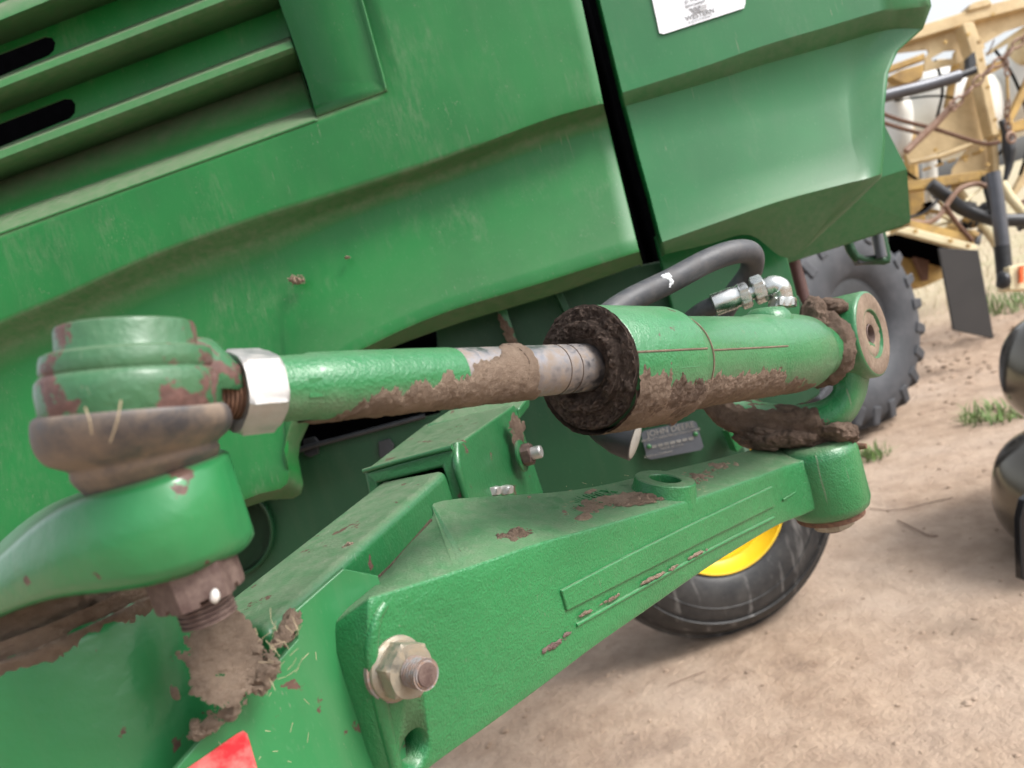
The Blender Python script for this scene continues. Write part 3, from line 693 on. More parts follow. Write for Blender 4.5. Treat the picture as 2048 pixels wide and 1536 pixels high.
# ---------------- steering ram (axis along A)
Q0 = P(600, 775, .5); AF = A.dot(F)
def tx(x): return (966.5 / (2533 - x) - .5) / AF
E1 = (-F - A * (-F).dot(A)).normalized(); E2 = A.cross(E1)
if E2.dot(U) < 0: E2 = -E2
rb, rh, rrod = .0492, .0592, .0229
def L(x): return Q0 + A * tx(x)
o0 = L(1172)
t_ = lambda x: tx(x) - tx(1172)
brl = lathe('ram_barrel', o0, A, [(.009, .02), (.008, rh - .004), (.003, rh - .0025), (.0032, rh - .001), (.005, rh), (t_(1316), rh), (t_(1322), rh - .001), (t_(1334), rb + .0045), (t_(1343), rb + .0012), (t_(1346), rb), (t_(1500), rb), (t_(1506), rb + .003), (t_(1580), rb + .004), (t_(1600), rb + .002), (t_(1612), rb - .004), (t_(1625), .036), (t_(1640), .03), (t_(1645), .001)], 'ram', W, n=96, smooth=32)
# port boss on top, parting line
pb = L(1545) + E2 * rb * .8
lathe('port_boss', L(1542) + E2 * .02, E2, [(0, .032), (.026, .031), (.034, .027), (.040, .021), (.041, .015)], 'ram', brl, n=40, smooth=60)
# parting line, raised: two pieces following the surface
def onb(x, r_, a): 
    return L(x) + (E1 * math.cos(a) + E2 * math.sin(a)) * r_
tube('parting_line', [onb(x, rh + .0002, .16) for x in (1174, 1240, 1318)], .0010, 'mudtan', brl, n=6, res=2)
tube('parting_line', [onb(x, rb + .0002, .16) for x in (1345, 1400, 1470, 1545)], .0010, 'mudtan', brl, n=6, res=2)
# straps / casting flats on the head side
prism('cast_flat', [onb(1262, rh + .0004, -.12), onb(1300, rh + .0004, -.12), onb(1302, rh + .0004, -.55), onb(1262, rh + .0004, -.55)], -E1 * .004, 'ram', brl, bevel=.001)
tube('strap_edge', [onb(1345, rb + .0012, a) for a in [x * .2 - .9 for x in range(0, 12)]], .0011, 'mudtan', brl, n=6, res=2)
# gland face
def gfn(t, r, a):
    p = o0 + (E1 * math.cos(a) + E2 * math.sin(a)) * r
    return r * (1 + .02 * fr(p, 60)), t - (.004 * fr(p, 45, 6) + .003 * fr(p, 170, 5)) if .024 < r < .058 else t
gp = [(.0, .0228), (-.001, .025), (-.003, .028), (-.006, .031), (-.009, .034), (-.011, .037), (-.0115, .040), (-.010, .043), (-.005, .0445), (-.004, .046), (-.0038, .048), (-.0035, .050), (-.003, .052), (-.0028, .054), (-.0025, .056), (-.001, .0585), (.002, .0597)]
gpf = []
for i in range(len(gp) - 1):
    for q in range(4): gpf.append((lerp(gp[i][0], gp[i + 1][0], q / 4), lerp(gp[i][1], gp[i + 1][1], q / 4)))
gpf.append(gp[-1])
e1g = E1
def lathe2(name, o, ax, ea, eb_, prof, n, fn, mat, parent, **k):
    rows = []
    for t, r in prof:
        row = []
        for j in range(n):
            a = 2 * math.pi * j / n; rr_, tt = fn(t, r, a); row.append(o + ax * tt + (ea * math.cos(a) + eb_ * math.sin(a)) * rr_)
        rows.append(row)
    v, f = grid(rows, True); return mk(name, v, f, mat, parent, **k)
lathe2('gland_dirt', o0, A, E1, E2, gpf, 200, gfn, 'muddark', brl, smooth=180, kind='stuff', label='dark oily dirt caked over the gland face')
# mud on the barrel underside
smax = tx(1600) - tx(1172)
def rfn(s):
    x1 = tx(1320) - tx(1172); x2 = tx(1346) - tx(1172)
    return rh if s < x1 else (rb if s > x2 else lerp(rh, rb, (s - x1) / (x2 - x1)))
def hmud(s, a, p):
    u = s / smax
    b_ = rad(-24) + (.16 * fr(Vector((s * 60, a * 1.2, 1)), 1.3) + .08 * fr(Vector((s * 300, a, 3)), 1)) - (.25 if u > .8 else 0) * (u - .8) * 5 + (.25 if u < .12 else 0)
    d = (b_ - a)
    h = .0042 * min(1, d / .35) if d > 0 else d * .02
    if u < .42: h += .0015 * min(1, max(0, d))
    if u > .94: h -= (u - .94) * .12
    return h + .0009 * fr(p, 85, 6) + .0009 * fr(p, 420, 4)
shell('barrel_mud', o0, A, E1, E2, .002, smax, rad(-165), rad(10), rfn, hmud, 'mud', brl, ns=220, na=170, label='dry crusted mud along the underside of the barrel')
def hmud2(s, a, p):
    u = s / smax; d = rad(-20) + .2 * fr(Vector((s * 70, a * 2, 5)), 1.4) - a
    h = .0045 * min(1, d / .3) if d > 0 else d * .02
    h -= max(0, u - .22) * .05
    return h + .0018 * fr(p, 70, 6) + .0007 * fr(p, 300, 4)
shell('head_mud', o0, A, E1, E2, .001, smax * .36, rad(-165), rad(10), rfn, hmud2, 'mudbrown', brl, ns=120, na=140)
# rod
rod = lathe('ram_rod', Q0, A, [(tx(900), rrod - .0001), (tx(1200), rrod - .0001)], 'steel', brl, n=64)
rod['label'] = 'bare steel rod with dust and score rings'
for x in (1105, 1128): lathe('score_ring', L(x), A, [(0, rrod - .001), (.0002, rrod + .0004), (.0008, rrod + .0004), (.001, rrod - .001)], 'mudbrown', rod, n=48, cap=False)
slev = lathe('rod_sleeve', Q0, A, [(tx(530), .0215), (tx(612), .0222), (tx(616), .0226), (tx(622), rrod + .0004), (tx(700), rrod + .0008), (tx(895), rrod + .0006), (tx(903), rrod + .0002), (tx(904), rrod - .001)], 'ram', brl, n=72)
for sgn in (.10, ):
    prism('wrench_flat', [onb(585, .0228, .25), onb(612, .0228, .25), onb(612, .0228, -.35), onb(585, .0228, -.35)], -E1 * .002, 'ram', slev, bevel=.0006)
def hrod(s, a, p):
    x = 2533 - 966.5 / (s * AF + .5)
    pts = [(600, -100), (650, -62), (700, -32), (760, -18), (820, -6), (860, 5), (900, 10), (940, 24), (975, 40), (1000, 75), (1020, 130), (1032, 170), (1040, -30), (1056, -60), (1080, -200)]
    b_ = -200
    for (xa, ya), (xb, yb) in zip(pts, pts[1:]):
        if xa <= x <= xb: b_ = lerp(ya, yb, (x - xa) / (xb - xa))
    b_ = rad(b_) + .28 * fr(Vector((s * 70, a * 1.1, 7)), 1.2) + .10 * fr(Vector((s * 260, a * 3, 7)), 1.2)
    d = b_ - a
    h = .0014 * min(1, d / .25) if d > 0 else d * .012
    return h + .0009 * fr(p, 110, 6) + .0006 * fr(p, 480, 4)
shell('rod_mud', Q0, A, E1, E2, tx(605), tx(1075), rad(-200), rad(178), lambda s: rrod + .0006, hrod, 'mudtan', brl, ns=260, na=150, cut=-.0002, label='dried tan mud splashed along the rod')
tube('string_of_grass', [onb(1012, rrod + .0016, 1.5), onb(1016, rrod + .0016, .9), onb(1020, rrod + .0016, .3), onb(1014, rrod + .0016, -.3)], .0008, 'mudbrown', rod, n=6)
# jam nut and threaded stud, rod end housing
jn = hexnut('jam_nut', L(462), A, .0282, tx(541) - tx(462), 'zinc', brl, ref=E1, rot=.32, hole=.0185, ch=.10)
std = lathe('threaded_stud', Q0, A, thread(tx(380), tx(500), .0172, .0028, .0014), 'rust', brl, n=48, smooth=20)
HA = (U + .07 * F - .05 * R); HA = (HA - A * HA.dot(A)).normalized()
hc0 = P(262, 752, .427)
he1 = (A - HA * A.dot(HA)).normalized()
house = lathe('ball_joint_housing', hc0, HA, [(-.034, .034), (-.032, .041), (-.022, .0465), (-.008, .048), (-.002, .0475), (.001, .0455), (.0018, .0442), (.0035, .0452), (.009, .0448), (.0125, .0438), (.0138, .0415), (.0145, .0375), (.0155, .0368), (.026, .0365), (.0285, .0355), (.0295, .033), (.0295, .001)], 'joint', brl, n=96, cap=False, smooth=38)
tube('housing_neck', [hc0 + A * .018 - HA * .008, hc0 + A * .036 - HA * .007, L(398) - HA * .001, L(412)], [.031, .029, .0235, .018], 'joint', house, n=32, res=4, smooth=60)
# boot
HC = []
bt_ = [((262, 812), 175, 0), ((264, 822), 188, 0), ((268, 845), 194, .1), ((272, 868), 193, .25), ((277, 888), 182, .4), ((282, 899), 163, .45), ((288, 907), 150, .5), ((292, 920), 152, .6), ((300, 942), 140, .8), ((308, 965), 122, .9), ((316, 990), 100, 1), ((330, 1030), 92, 1)]
WA = Z
rws = []
for (c_, r_, k_) in bt_:
    cc = P(c_[0] + 4, c_[1] + 6, .43 + .028 * k_); ax_ = (HA * (1 - k_) + WA * k_).normalized(); a1, a2 = basis(ax_, A)
    rws.append([cc + (a1 * math.cos(2 * math.pi * j / 64) + a2 * math.sin(2 * math.pi * j / 64)) * (r_ * .405 / FPX) * (1 + .012 * math.sin(3 * 2 * math.pi * j / 64 + 1)) for j in range(64)])
rws = cat(rws, 3); v, f = grid(rws, True)
mk('rubber_boot', v, f, 'rubber', brl, smooth=180)
for i, (a_, b_) in enumerate([((170, 815), (183, 868)), ((242, 800), (220, 885))]):
    tube('straw_bit', [P(a_[0], a_[1], .352), P((a_[0] + b_[0]) / 2 + 3, (a_[1] + b_[1]) / 2, .3515), P(b_[0], b_[1], .354)], .0004, 'straw', brl, n=6)
patch('straw_dirt', P(92, 828, .40), R * .004, U * .008, 'mudtan', brl, th=.003, seed=4, sc=150, n=24)
# small torn patch of white on nothing; hoses
hz = 1.08
tube('hydraulic_hose', px([(1150, 690, 1.0), (1215, 632, 1.02), (1262, 600, 1.04), (1340, 562, 1.06), (1420, 520, 1.08), (1475, 503, 1.1), (1503, 510, 1.13), (1500, 545, 1.17), (1468, 590, 1.2), (1440, 640, 1.22), (1420, 720, 1.22)]), .0175, 'hose', brl, n=24, res=10)
patch('hose_scuff', P(1331, 562, 1.0405), R * .011 + U * .004, U * .010 - R * .003, 'white', brl, th=.0008, seed=6, sc=160, n=40, edge=.5)
tube('ferrule_hose', px([(1330, 690, 1.16), (1375, 645, 1.13), (1405, 622, 1.1), (1435, 608, 1.08)]), .0135, 'hose', brl, n=20)
fax = (P(1530, 575, 1.06) - P(1430, 612, 1.075)).normalized()
fit = lathe('hose_ferrule', P(1426, 611, 1.075), fax, [(0, .0145), (.001, .0165), (.03, .0165), (.032, .0155), (.038, .0155), (.039, .0165), (.041, .0165)], 'zincbright', brl, n=32)
hexnut('hose_nut', P(1479, 595, 1.067), fax, .019, .014, 'zincbright', fit)
lathe('hose_neck', P(1490, 591, 1.066), fax, [(0, .010), (.02, .010)], 'zincbright', fit, n=24)
hexnut('swivel_nut', P(1506, 583, 1.063), fax, .0205, .016, 'zincbright', fit)
elb = tube('elbow_fitting', [P(1528, 578, 1.06), P(1543, 573, 1.06), P(1556, 577, 1.06), P(1562, 590, 1.06), P(1565, 606, 1.06)], [.0125, .0155, .017, .0155, .0145], 'zincbright', fit, n=20)
hexnut('elbow_nut', P(1565, 614, 1.06), U, .0205, .0125, 'zincbright', fit, ref=R)
# eye end and yoke
pinc = L(1672)
eye = lathe('ram_eye', pinc - N * .03, N, [(0, .038), (.002, .042), (.058, .042), (.06, .038)], 'ram', brl, n=48)
tube('eye_neck', [L(1575), L(1640)], [.036, .040], 'ram', brl, res=1, n=32)
blob('caked_mud', L(1640) + E2 * .002 + E1 * .006, A * .022, E1 * .046, E2 * .054, 'mudbrown', brl, .14, 35, 5, 1, label='brown mud packed between ram and yoke')
blob('caked_mud', P(1628, 640, 1.075), R * .019, U * .030, F * .03, 'mudbrown', brl, .3, 45, 5, 2)
blob('caked_mud', P(1660, 618, 1.095), R * .022, U * .016, F * .03, 'mudbrown', brl, .25, 45, 5, 3)
fcn = P(1747, 667, 1.10)
yk = lathe('yoke', fcn - N * .072, N, [(-.0, .050), (.002, .056), (.012, .064), (.066, .0645), (.070, .0635), (.072, .061), (.072, .036), (.069, .035), (.067, .034), (.067, .016), (.064, .014), (.04, .013), (.04, .001)], 'ram', W, n=72, cap=False, smooth=40)
lathe('yoke_dust', fcn, N, [(-.0015, .062), (.0004, .0602), (.0006, .050), (.0006, .038), (-.0005, .036)], 'mudtan', yk, n=72, cap=False, smooth=60, label='dusty face of the pin boss')
def pfn(t, r, a):
    p = fcn + Vector((math.cos(a) * r, math.sin(a) * r, 0)); return r, t + .0018 * fr(p, 150) * (1 if .017 < r < .033 else 0)
lathe('pin_dirt', fcn, N, [(-.0045, .0345), (-.003, .032), (-.003, .028), (-.003, .024), (-.0035, .020), (-.004, .0165), (-.006, .0145)], 'mudtan', yk, n=90, cap=False, smooth=180, fn=pfn)
lathe('pin_bore', fcn, N, [(-.004, .0148), (-.003, .0135), (-.012, .0105), (-.03, .010), (-.03, .001)], 'rustnut', yk, n=32, cap=False)
def sweep_flat(name, path, mat, parent, side, n=28, **k):
    rows = []
    pts = cat([[P(*p[:3]), Vector((p[3], p[4], 0))] for p in path], 8)
    for i, (p, wv) in enumerate(pts):
        d = (pts[min(i + 1, len(pts) - 1)][0] - pts[max(i - 1, 0)][0]).normalized()
        s_ = (side - d * side.dot(d)).normalized(); q_ = d.cross(s_)
        row = []
        for j in range(n):
            a = 2 * math.pi * j / n; ca, sa = math.cos(a), math.sin(a)
            row.append(p + s_ * (math.copysign(abs(ca) ** .7, ca) * wv.x) + q_ * (math.copysign(abs(sa) ** .7, sa) * wv.y))
        rows.append(row)
    v, f = grid(rows, True); f.append(tuple(range(n))[::-1]); f.append(tuple(len(v) - n + j for j in range(n)))
    return mk(name, v, f, mat, parent, smooth=180, **k)
ypath = [(1706, 690, 1.125, .045, .030), (1702, 745, 1.12, .034, .023), (1697, 790, 1.12, .030, .020), (1668, 826, 1.13, .034, .025), (1615, 843, 1.145, .034, .027), (1545, 843, 1.165, .034, .027), (1480, 826, 1.19, .034, .026), (1440, 792, 1.21, .034, .024), (1425, 740, 1.22, .034, .022)]
sweep_flat('yoke_fork', ypath, 'ram', yk, A)
# mud over the fork foot
ymud = [(1650, 838, 1.13, .0345, .0235), (1615, 846, 1.143, .0365, .0285), (1545, 846, 1.163, .0365, .0285), (1480, 830, 1.188, .0365, .0280), (1438, 794, 1.207, .036, .026), (1422, 742, 1.218, .035, .023)]
ym = sweep_flat('fork_mud', ymud, 'mudbrown', yk, A, n=90, kind='stuff')
me = ym.data; co = ORG[ym.name]
for v_ in me.vertices:
    p = v_.co + co; v_.co += (v_.co - v_.co) + (U * .004 * fr(p, 50) + F * -.004 * fr(p + Vector((3, 1, 2)), 40)) + Vector((fr(p, 180), fr(p, 170), fr(p, 190))) * .0010
blob('caked_mud', P(1588, 872, 1.15), R * .086, (Z * .020), F * .05 + N * .01, 'mudbrown', W, .24, 38, 6, 7, label='thick brown mud collar on top of the arm end')
blob('caked_mud', P(1515, 884, 1.16), R * .032 - U * .004, Z * .014, F * .045, 'mudbrown', W, .3, 45, 5, 9)
blob('caked_mud', P(1664, 862, 1.13), R * .036, Z * .020, F * .045, 'mudbrown', W, .3, 45, 5, 11)
# lamps behind the ram
def lamp(c, ax, r_, tipl, m1, m2, lab):
    o = lathe('work_lamp', c, ax, [(-tipl, r_ * .25), (-tipl * .8, r_ * .55), (-tipl * .35, r_ * .92), (0, r_), (.003, r_), (.004, r_ * .92)], m1, W, n=40, smooth=60, label=lab)
    lathe('lamp_lens', c, ax, [(.0035, r_ * .93), (.005, r_ * .8), (.008, r_ * .3), (.0085, .0005)], m2, o, n=40, smooth=60)
    return o
lamp(P(1266, 880, 1.15), (R * .93 - F * .38 + U * -.26), .032, .075, 'darkmetal', 'lens', 'round lamp with a cloudy grey lens')
lamp(P(1352, 822, 1.2), (R * .8 - F * .5 - U * .4), .026, .05, 'hose', 'rust', 'small brown capped fitting')
# ---------------- steering knuckle at left
kcols = [((457, 905), (507, 1058), .472), ((450, 905), (500, 1085), .458), ((436, 910), (478, 1106), .445), ((400, 922), (435, 1128), .428), ((345, 940), (375, 1152), .414), ((270, 962), (300, 1172), .407), ((200, 983), (215, 1184), .408), ((125, 1012), (125, 1195), .418), ((60, 1056), (55, 1213), .434), ((0, 1110), (0, 1235), .452), ((-70, 1160), (-70, 1262), .475), ((-200, 1230), (-200, 1310), .52)]
rws = []
for (xa, ya), (xb, yb), z_ in kcols:
    g = lambda t, dz: P(lerp(xa, xb, t), lerp(ya, yb, t), z_ + dz)
    rws.append([P(xa - 25, ya - 3, z_ + .08), g(-.01, .03), g(0, .012), g(.035, .004), g(.12, .0005), g(.5, -.002), g(.86, .0005), g(.95, .004), g(1, .012), g(.985, .03), P(xb - 25, yb - 6, z_ + .08)])
l0 = rws[0]; rws = [[p + F * .05 - R * .03 for p in l0]] + rws
rws = cat(rws, 3); v, f = grid(rws)
kn = mk('steering_knuckle', v, f, 'forging', W, smooth=180)
kax = Z
kf = P(180, 1400, .50); kd = Vector((kf.x, kf.y, 0)).normalized(); kc = kf + kd * .113
def lay(t, r, a): return r, t
def kfn(t, r, a):
    p = kc + Vector((math.cos(a), math.sin(a), 0)) * r; return r, t
kp = lathe('kingpin_housing', kc, kax, [(-.4, .115), (.037, .113), (.045, .111), (.051, .104), (.052, .06)], 'forging', W, n=96, smooth=50)
def kh(s, a, p):
    return .0035 + .004 * fr(p, 38, 6) + .0010 * fr(p, 260, 4) - max(0, .043 + .010 * fr(Vector((a * 3, 0, 1)), 1) - s) * .4
shell('knuckle_mud', kc, kax, Vector((0, -1, 0)), Vector((1, 0, 0)), .027, .058, -2.2, 2.0, lambda s: .111 if s < .046 else .106, kh, 'mudtan', kp, ns=50, na=260, cut=-.0002)
def kh2(s, a, p): return .003 + .0035 * fr(p, 45, 6) + .0012 * fr(p, 250, 4)
shell('knuckle_mud', kc, kax, Vector((0, -1, 0)), Vector((1, 0, 0)), .055, .073, -2.2, 1.2, lambda s: .100, kh2, 'mudtan', kp, ns=40, na=220)
lathe('kingpin_core', kc, kax, [(.04, .094), (.075, .091)], 'mudbrown', kp, n=64)
# castellated nut below the boss
nax = -(Z * .985 + R * -.02).normalized()
nc = P(368, 1096, .447)
cn = hexnut('castle_nut', nc, nax, .0262, .032, 'rustnut', kn, ref=R, rot=.55, ch=.03)
ct = []
e1c, e2c = basis(nax, R)
for k in range(3):
    a = .55 + math.pi / 6 + k * math.pi / 3
    dr = e1c * math.cos(a) + e2c * math.sin(a); tn = nax.cross(dr)
    c_ = nc + nax * .034
    pts = [c_ + dr * s1 * .032 + tn * s2 * .0024 - nax * .005 for s1, s2 in ((-1, -1), (1, -1), (1, 1), (-1, 1))]
    ct.append(prism('cutter', pts, nax * .02, 'rust'))
boolean(cn, ct)
lathe('boss_stud', nc + nax * .028, nax, thread(0, .017, .0165, .003, .0016), 'rustnut', kn, n=40, smooth=20)
blob('cotter_pin', P(430, 1192, .424), R * .0026, U * .0042, F * .003, 'lens', kn, .05, 50, 3, 1)
# mud heap right of the nut, on the tube and plate
def frp(x, y, z): return P(x, y, z)
patch('mud_heap', P(452, 1312, .512), (P(520, 1385, .505) - P(385, 1235, .508)) * .56, (P(490, 1235, .53) - P(430, 1290, .508)) * 1.2, 'mudtan', kp, th=.0035, seed=12, sc=55, n=120, edge=.4)
patch('mud_heap', P(505, 1335, .520), (P(545, 1390, .515) - P(470, 1290, .525)) * .55, (P(540, 1310, .525) - P(500, 1340, .52)) * 1.2, 'mudtan', kp, th=.006, seed=15, sc=60, n=100, edge=.45)
patch('mud_heap', P(575, 1250, .56), (P(600, 1215, .58) - P(550, 1290, .55)) * .6, (P(590, 1265, .56) - P(575, 1250, .565)) * 1.0, 'mudtan', axt, th=.005, seed=18, sc=90, n=60, edge=.3)
patch('mud_heap', P(430, 1440, .500), (P(480, 1420, .503) - P(400, 1455, .500)) * .8, U * .010, 'mudtan', kp, th=.003, seed=22, sc=110, n=60, edge=.55)
patch('mud_heap', P(348, 1385, .497), U * .007 - R * .002, R * .0035, 'mudtan', kp, th=.002, seed=24, sc=110, n=30, edge=.45)
patch('mud_patch', P(713, 1108, .765), (P(735, 1130, .765) - P(690, 1092, .765)) * .55, (P(725, 1095, .77) - P(705, 1115, .765)) * .8, 'mudtan', axt, th=.003, seed=26, sc=90, n=50, edge=.4)
# thin dirt lines along joints
tube('joint_dirt', [P(862, 1040, .752), P(812, 1098, .705), P(762, 1150, .657), P(705, 1190, .636), P(662, 1232, .612)], .0016, 'mudbrown', arm, n=6)
tube('joint_dirt', [P(641, 1266, .594), P(637, 1300, .594), P(658, 1376, .595), P(690, 1472, .597), P(720, 1570, .60)], .0014, 'rustnut', arm, n=6)
# straw bits scattered on the machine
rnd = random.Random(7)
sv, sf = [], []
def bit(p, d, l_, r_):
    e1, e2 = basis(d); b = len(sv)
    for t in (0, 1):
        for j in range(3): a = j * 2.094; sv.append(p + d * (l_ * t) + (e1 * math.cos(a) + e2 * math.sin(a)) * r_)
    for j in range(3): sf.append((b + j, b + (j + 1) % 3, b + 3 + (j + 1) % 3, b + 3 + j))
for i in range(110):
    x, y = rnd.uniform(900, 1420), rnd.uniform(0, 1); yy = lerp(lerp(1120, 985, (x - 900) / 520), lerp(1005, 930, (x - 900) / 520), y)
    bit(top(x, yy, .002), (ta * rnd.uniform(-1, 1) + tb * rnd.uniform(-1, 1)).normalized(), rnd.uniform(.002, .008), .0002)
for i in range(24):
    x = rnd.uniform(420, 640); y = rnd.uniform(1290, 1530)
    if y < 1383 - (x - 484) * .9: continue
    bit(onp(x, y, pp0 + N * .0069, N), (A * rnd.uniform(-1, 1) + UP * rnd.uniform(-1, 1)).normalized(), rnd.uniform(.002, .007), .0002)
for i in range(28):
    bit(P(rnd.uniform(515, 600), rnd.uniform(1235, 1360), .51) , (R * rnd.uniform(-1, 1) + U * rnd.uniform(-1, 1)).normalized(), rnd.uniform(.004, .012), .0002)
mk('straw_bits', sv, sf, 'straw', W, smooth=0, kind='stuff')
# ================================================================== SPRAYER (yellow), behind right
SB = P(1930, 600, 6.0); SB.z = 0
SP = empty('sprayer', SB, 'faded yellow crop sprayer with white tanks, chains and a black mudflap behind the windrower', 'farm machine')
SZ6 = 6.0
def s6(l, z=SZ6): return px(l, z)
D6 = F * .06
bm_ = prism('top_beam', s6([(1740, 82), (1934, 21), (2140, -36), (2140, -8), (1950, 41), (1926, 50), (1740, 105)]), F * .15, 'tan', SP, bevel=.01)
prism('beam_cap', s6([(1936, 22), (1938, 10), (1950, 3), (1975, -4), (1982, 0), (1986, 9)], 5.98), F * .12, 'tan', bm_, bevel=.01)
holed('gusset_sheet', s6([(1740, 105), (1926, 50), (1945, 128), (1928, 122), (1912, 128), (1912, 99), (1890, 101), (1862, 117), (1866, 123), (1908, 116), (1908, 128), (1850, 142), (1850, 118), (1858, 105), (1856, 98), (1740, 112)], 6.08), [], F * .02, 'tan', SP)
holed('gusset_sheet', s6([(1948, 44), (2140, -8), (2140, 20), (2012, 62), (1968, 88), (1970, 96), (1958, 98)], 6.08), [], F * .02, 'tan', SP)
prism('sloping_rail', s6([(2010, 78), (2140, -10), (2140, 12), (1985, 105), (1975, 104)], 6.2), F * .05, 'cream', SP, bevel=.005)
prism('post', s6([(1925, 48), (1948, 42), (1966, 92), (1985, 190), (1998, 262), (2002, 268), (1985, 272), (1968, 200), (1952, 130), (1938, 92)], 5.9), F * .12, 'tan', SP, bevel=.012)
prism('lower_post', s6([(1984, 270), (1995, 268), (2001, 348), (1989, 352)], 5.95), F * .08, 'tan', SP, bevel=.01)
prism('side_panel', s6([(1945, 128), (1955, 130), (1985, 275), (1946, 285), (1880, 305), (1818, 322), (1812, 306), (1830, 288), (1925, 195)], 6.05), F * .02, 'tan', SP)
prism('side_panel', s6([(1930, 303), (1946, 287), (1984, 284), (1988, 342), (1904, 354), (1905, 338)], 6.05), F * .02, 'tan', SP)
tube('panel_rail', s6([(1818, 326), (1880, 312), (1945, 288)], 6.0), .02, 'tan', SP, n=8)
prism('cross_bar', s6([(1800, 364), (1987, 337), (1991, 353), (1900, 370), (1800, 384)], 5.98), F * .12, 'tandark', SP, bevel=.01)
tube('brace_tube', s6([(1700, 212), (1770, 192), (1850, 172), (1918, 152)], 5.8), .048, 'gtube', SP, n=16)
tube('brace_rod', s6([(1918, 152), (1950, 140)], 5.8), .03, 'darkmetal', SP, res=1)
prism('brace_lug', s6([(1936, 115), (1950, 102), (1954, 126), (1945, 140), (1938, 138)], 5.82), D6, 'darkmetal', SP, bevel=.005)
for l, r_ in (([(1760, 225), (1800, 240), (1870, 258), (1940, 280), (1975, 288), (1998, 284)], .016), ([(1760, 243), (1800, 256), (1845, 268)], .016)):
    tube('tie_rod', s6(l, 5.75), r_, 'rust' if r_ > .015 else 'chain', SP, n=8)
tube('air_line', s6([(1790, 202), (1840, 194), (1880, 192), (1908, 196)], 5.8), .008, 'black', SP, n=8)
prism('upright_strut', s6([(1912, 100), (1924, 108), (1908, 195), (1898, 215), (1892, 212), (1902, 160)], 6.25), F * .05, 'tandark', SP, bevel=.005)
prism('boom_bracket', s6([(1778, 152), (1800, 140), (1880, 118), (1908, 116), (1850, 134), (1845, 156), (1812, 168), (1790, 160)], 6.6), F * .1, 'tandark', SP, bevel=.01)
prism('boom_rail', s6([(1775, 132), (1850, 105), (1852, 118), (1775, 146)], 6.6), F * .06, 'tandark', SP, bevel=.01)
# tanks
def tank(c, ex, ey, ez, name='tank', m='tankwhite'):
    bm = bmesh.new(); bmesh.ops.create_uvsphere(bm, u_segments=32, v_segments=20, radius=1)
    V = []
    for v in bm.verts:
        d = v.co; g = lambda q: math.copysign(abs(q) ** .75, q)
        V.append(c + ex * g(d.x) + ey * g(d.y) + ez * g(d.z))
    f = [tuple(v.index for v in q.verts) for q in bm.faces]; bm.free()
    return mk(name, V, f, m, SP, smooth=180)
tk = tank(P(1880, 232, 7.6), R * .50, U * .42, F * .5)
tank(P(2022, 190, 7.6), R * .33, U * .42, F * .5)
tank(P(1782, 262, 7.2), R * .12, U * .34, F * .3)
tube('tank_strap', px([(1800, 190, 7.0), (1815, 260, 7.0), (1822, 330, 7.0), (1826, 420, 7.0)]), .06, 'tandark', SP, n=8)
tank(P(1795, 175, 6.9), R * .09, U * .07, F * .1, 'yellow_drum', 'tan')
tank(P(1926, 132, 6.5), R * .05, U * .10, F * .06, 'yellow_drum', 'tan')
tank(P(2048, 100, 7.2), R * .10, U * .18, F * .2, 'yellow_drum', 'tan')
# right hand rails
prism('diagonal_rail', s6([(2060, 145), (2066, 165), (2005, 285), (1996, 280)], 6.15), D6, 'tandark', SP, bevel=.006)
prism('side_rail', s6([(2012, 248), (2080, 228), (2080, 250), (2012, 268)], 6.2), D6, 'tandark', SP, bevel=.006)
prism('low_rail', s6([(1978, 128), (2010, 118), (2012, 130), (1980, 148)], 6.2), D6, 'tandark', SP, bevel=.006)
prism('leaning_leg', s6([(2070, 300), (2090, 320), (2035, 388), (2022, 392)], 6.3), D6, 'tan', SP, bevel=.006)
# chains
def chain(pts, r_, name='chain'):
    pts = [Vector(p) for p in pts]; V, Fc = [], []
    L_ = [(pts[i], pts[i + 1]) for i in range(len(pts) - 1)]; k = 0
    for a, b in L_:
        d = (b - a); n_ = max(1, int(d.length / (r_ * 3.4))); dn_ = d.normalized(); e1, e2 = basis(dn_)
        for i in range(n_):
            c_ = lerp(a, b, (i + .5) / n_); s_ = e1 if k % 2 else e2; k += 1
            rws_ = []
            for q in range(12):
                t = 2 * math.pi * q / 12; cc = c_ + dn_ * math.cos(t) * r_ * 2.3 + s_ * math.sin(t) * r_ * 1.3
                o_ = (dn_ * math.cos(t) + s_ * math.sin(t)); w_ = dn_.cross(s_)
                rws_.append([cc + (o_ * math.cos(u) + w_ * math.sin(u)) * r_ * .5 for u in (0, 1.57, 3.14, 4.71)])
            rws_.append(rws_[0]); vv, ff = grid(rws_, True); b0 = len(V); V += vv; Fc += [tuple(x + b0 for x in q) for q in ff]
    return mk(name, V, Fc, 'chain', SP, smooth=60)
chain(s6([(2070, 50), (2046, 78), (2025, 95), (2008, 118), (1985, 132), (1968, 150), (1945, 172), (1925, 195), (1906, 212)], 5.7), .022)
tube('chain_rod', s6([(1902, 214), (1870, 248), (1840, 276), (1812, 303)], 5.7), .028, 'chain', SP, n=8)
lathe('chain_ring', P(1903, 213, 5.66), -F + .3 * R, [(0, .034), (.01, .042), (.02, .034), (.01, .024)], 'chain', SP, n=24, cap=False)
lathe('chain_ring', P(2013, 147, 5.66), -F + .2 * R, [(0, .022), (.008, .032), (.016, .022), (.008, .016)], 'chain', SP, n=24, cap=False)
chain(s6([(2012, 116), (2012, 142)], 5.66), .018)
tube('chain_rod', s6([(2014, 154), (2016, 200)], 5.66), .012, 'tandark', SP, n=6)
chain(s6([(2016, 200), (2014, 232), (2020, 275)], 5.66), .016)
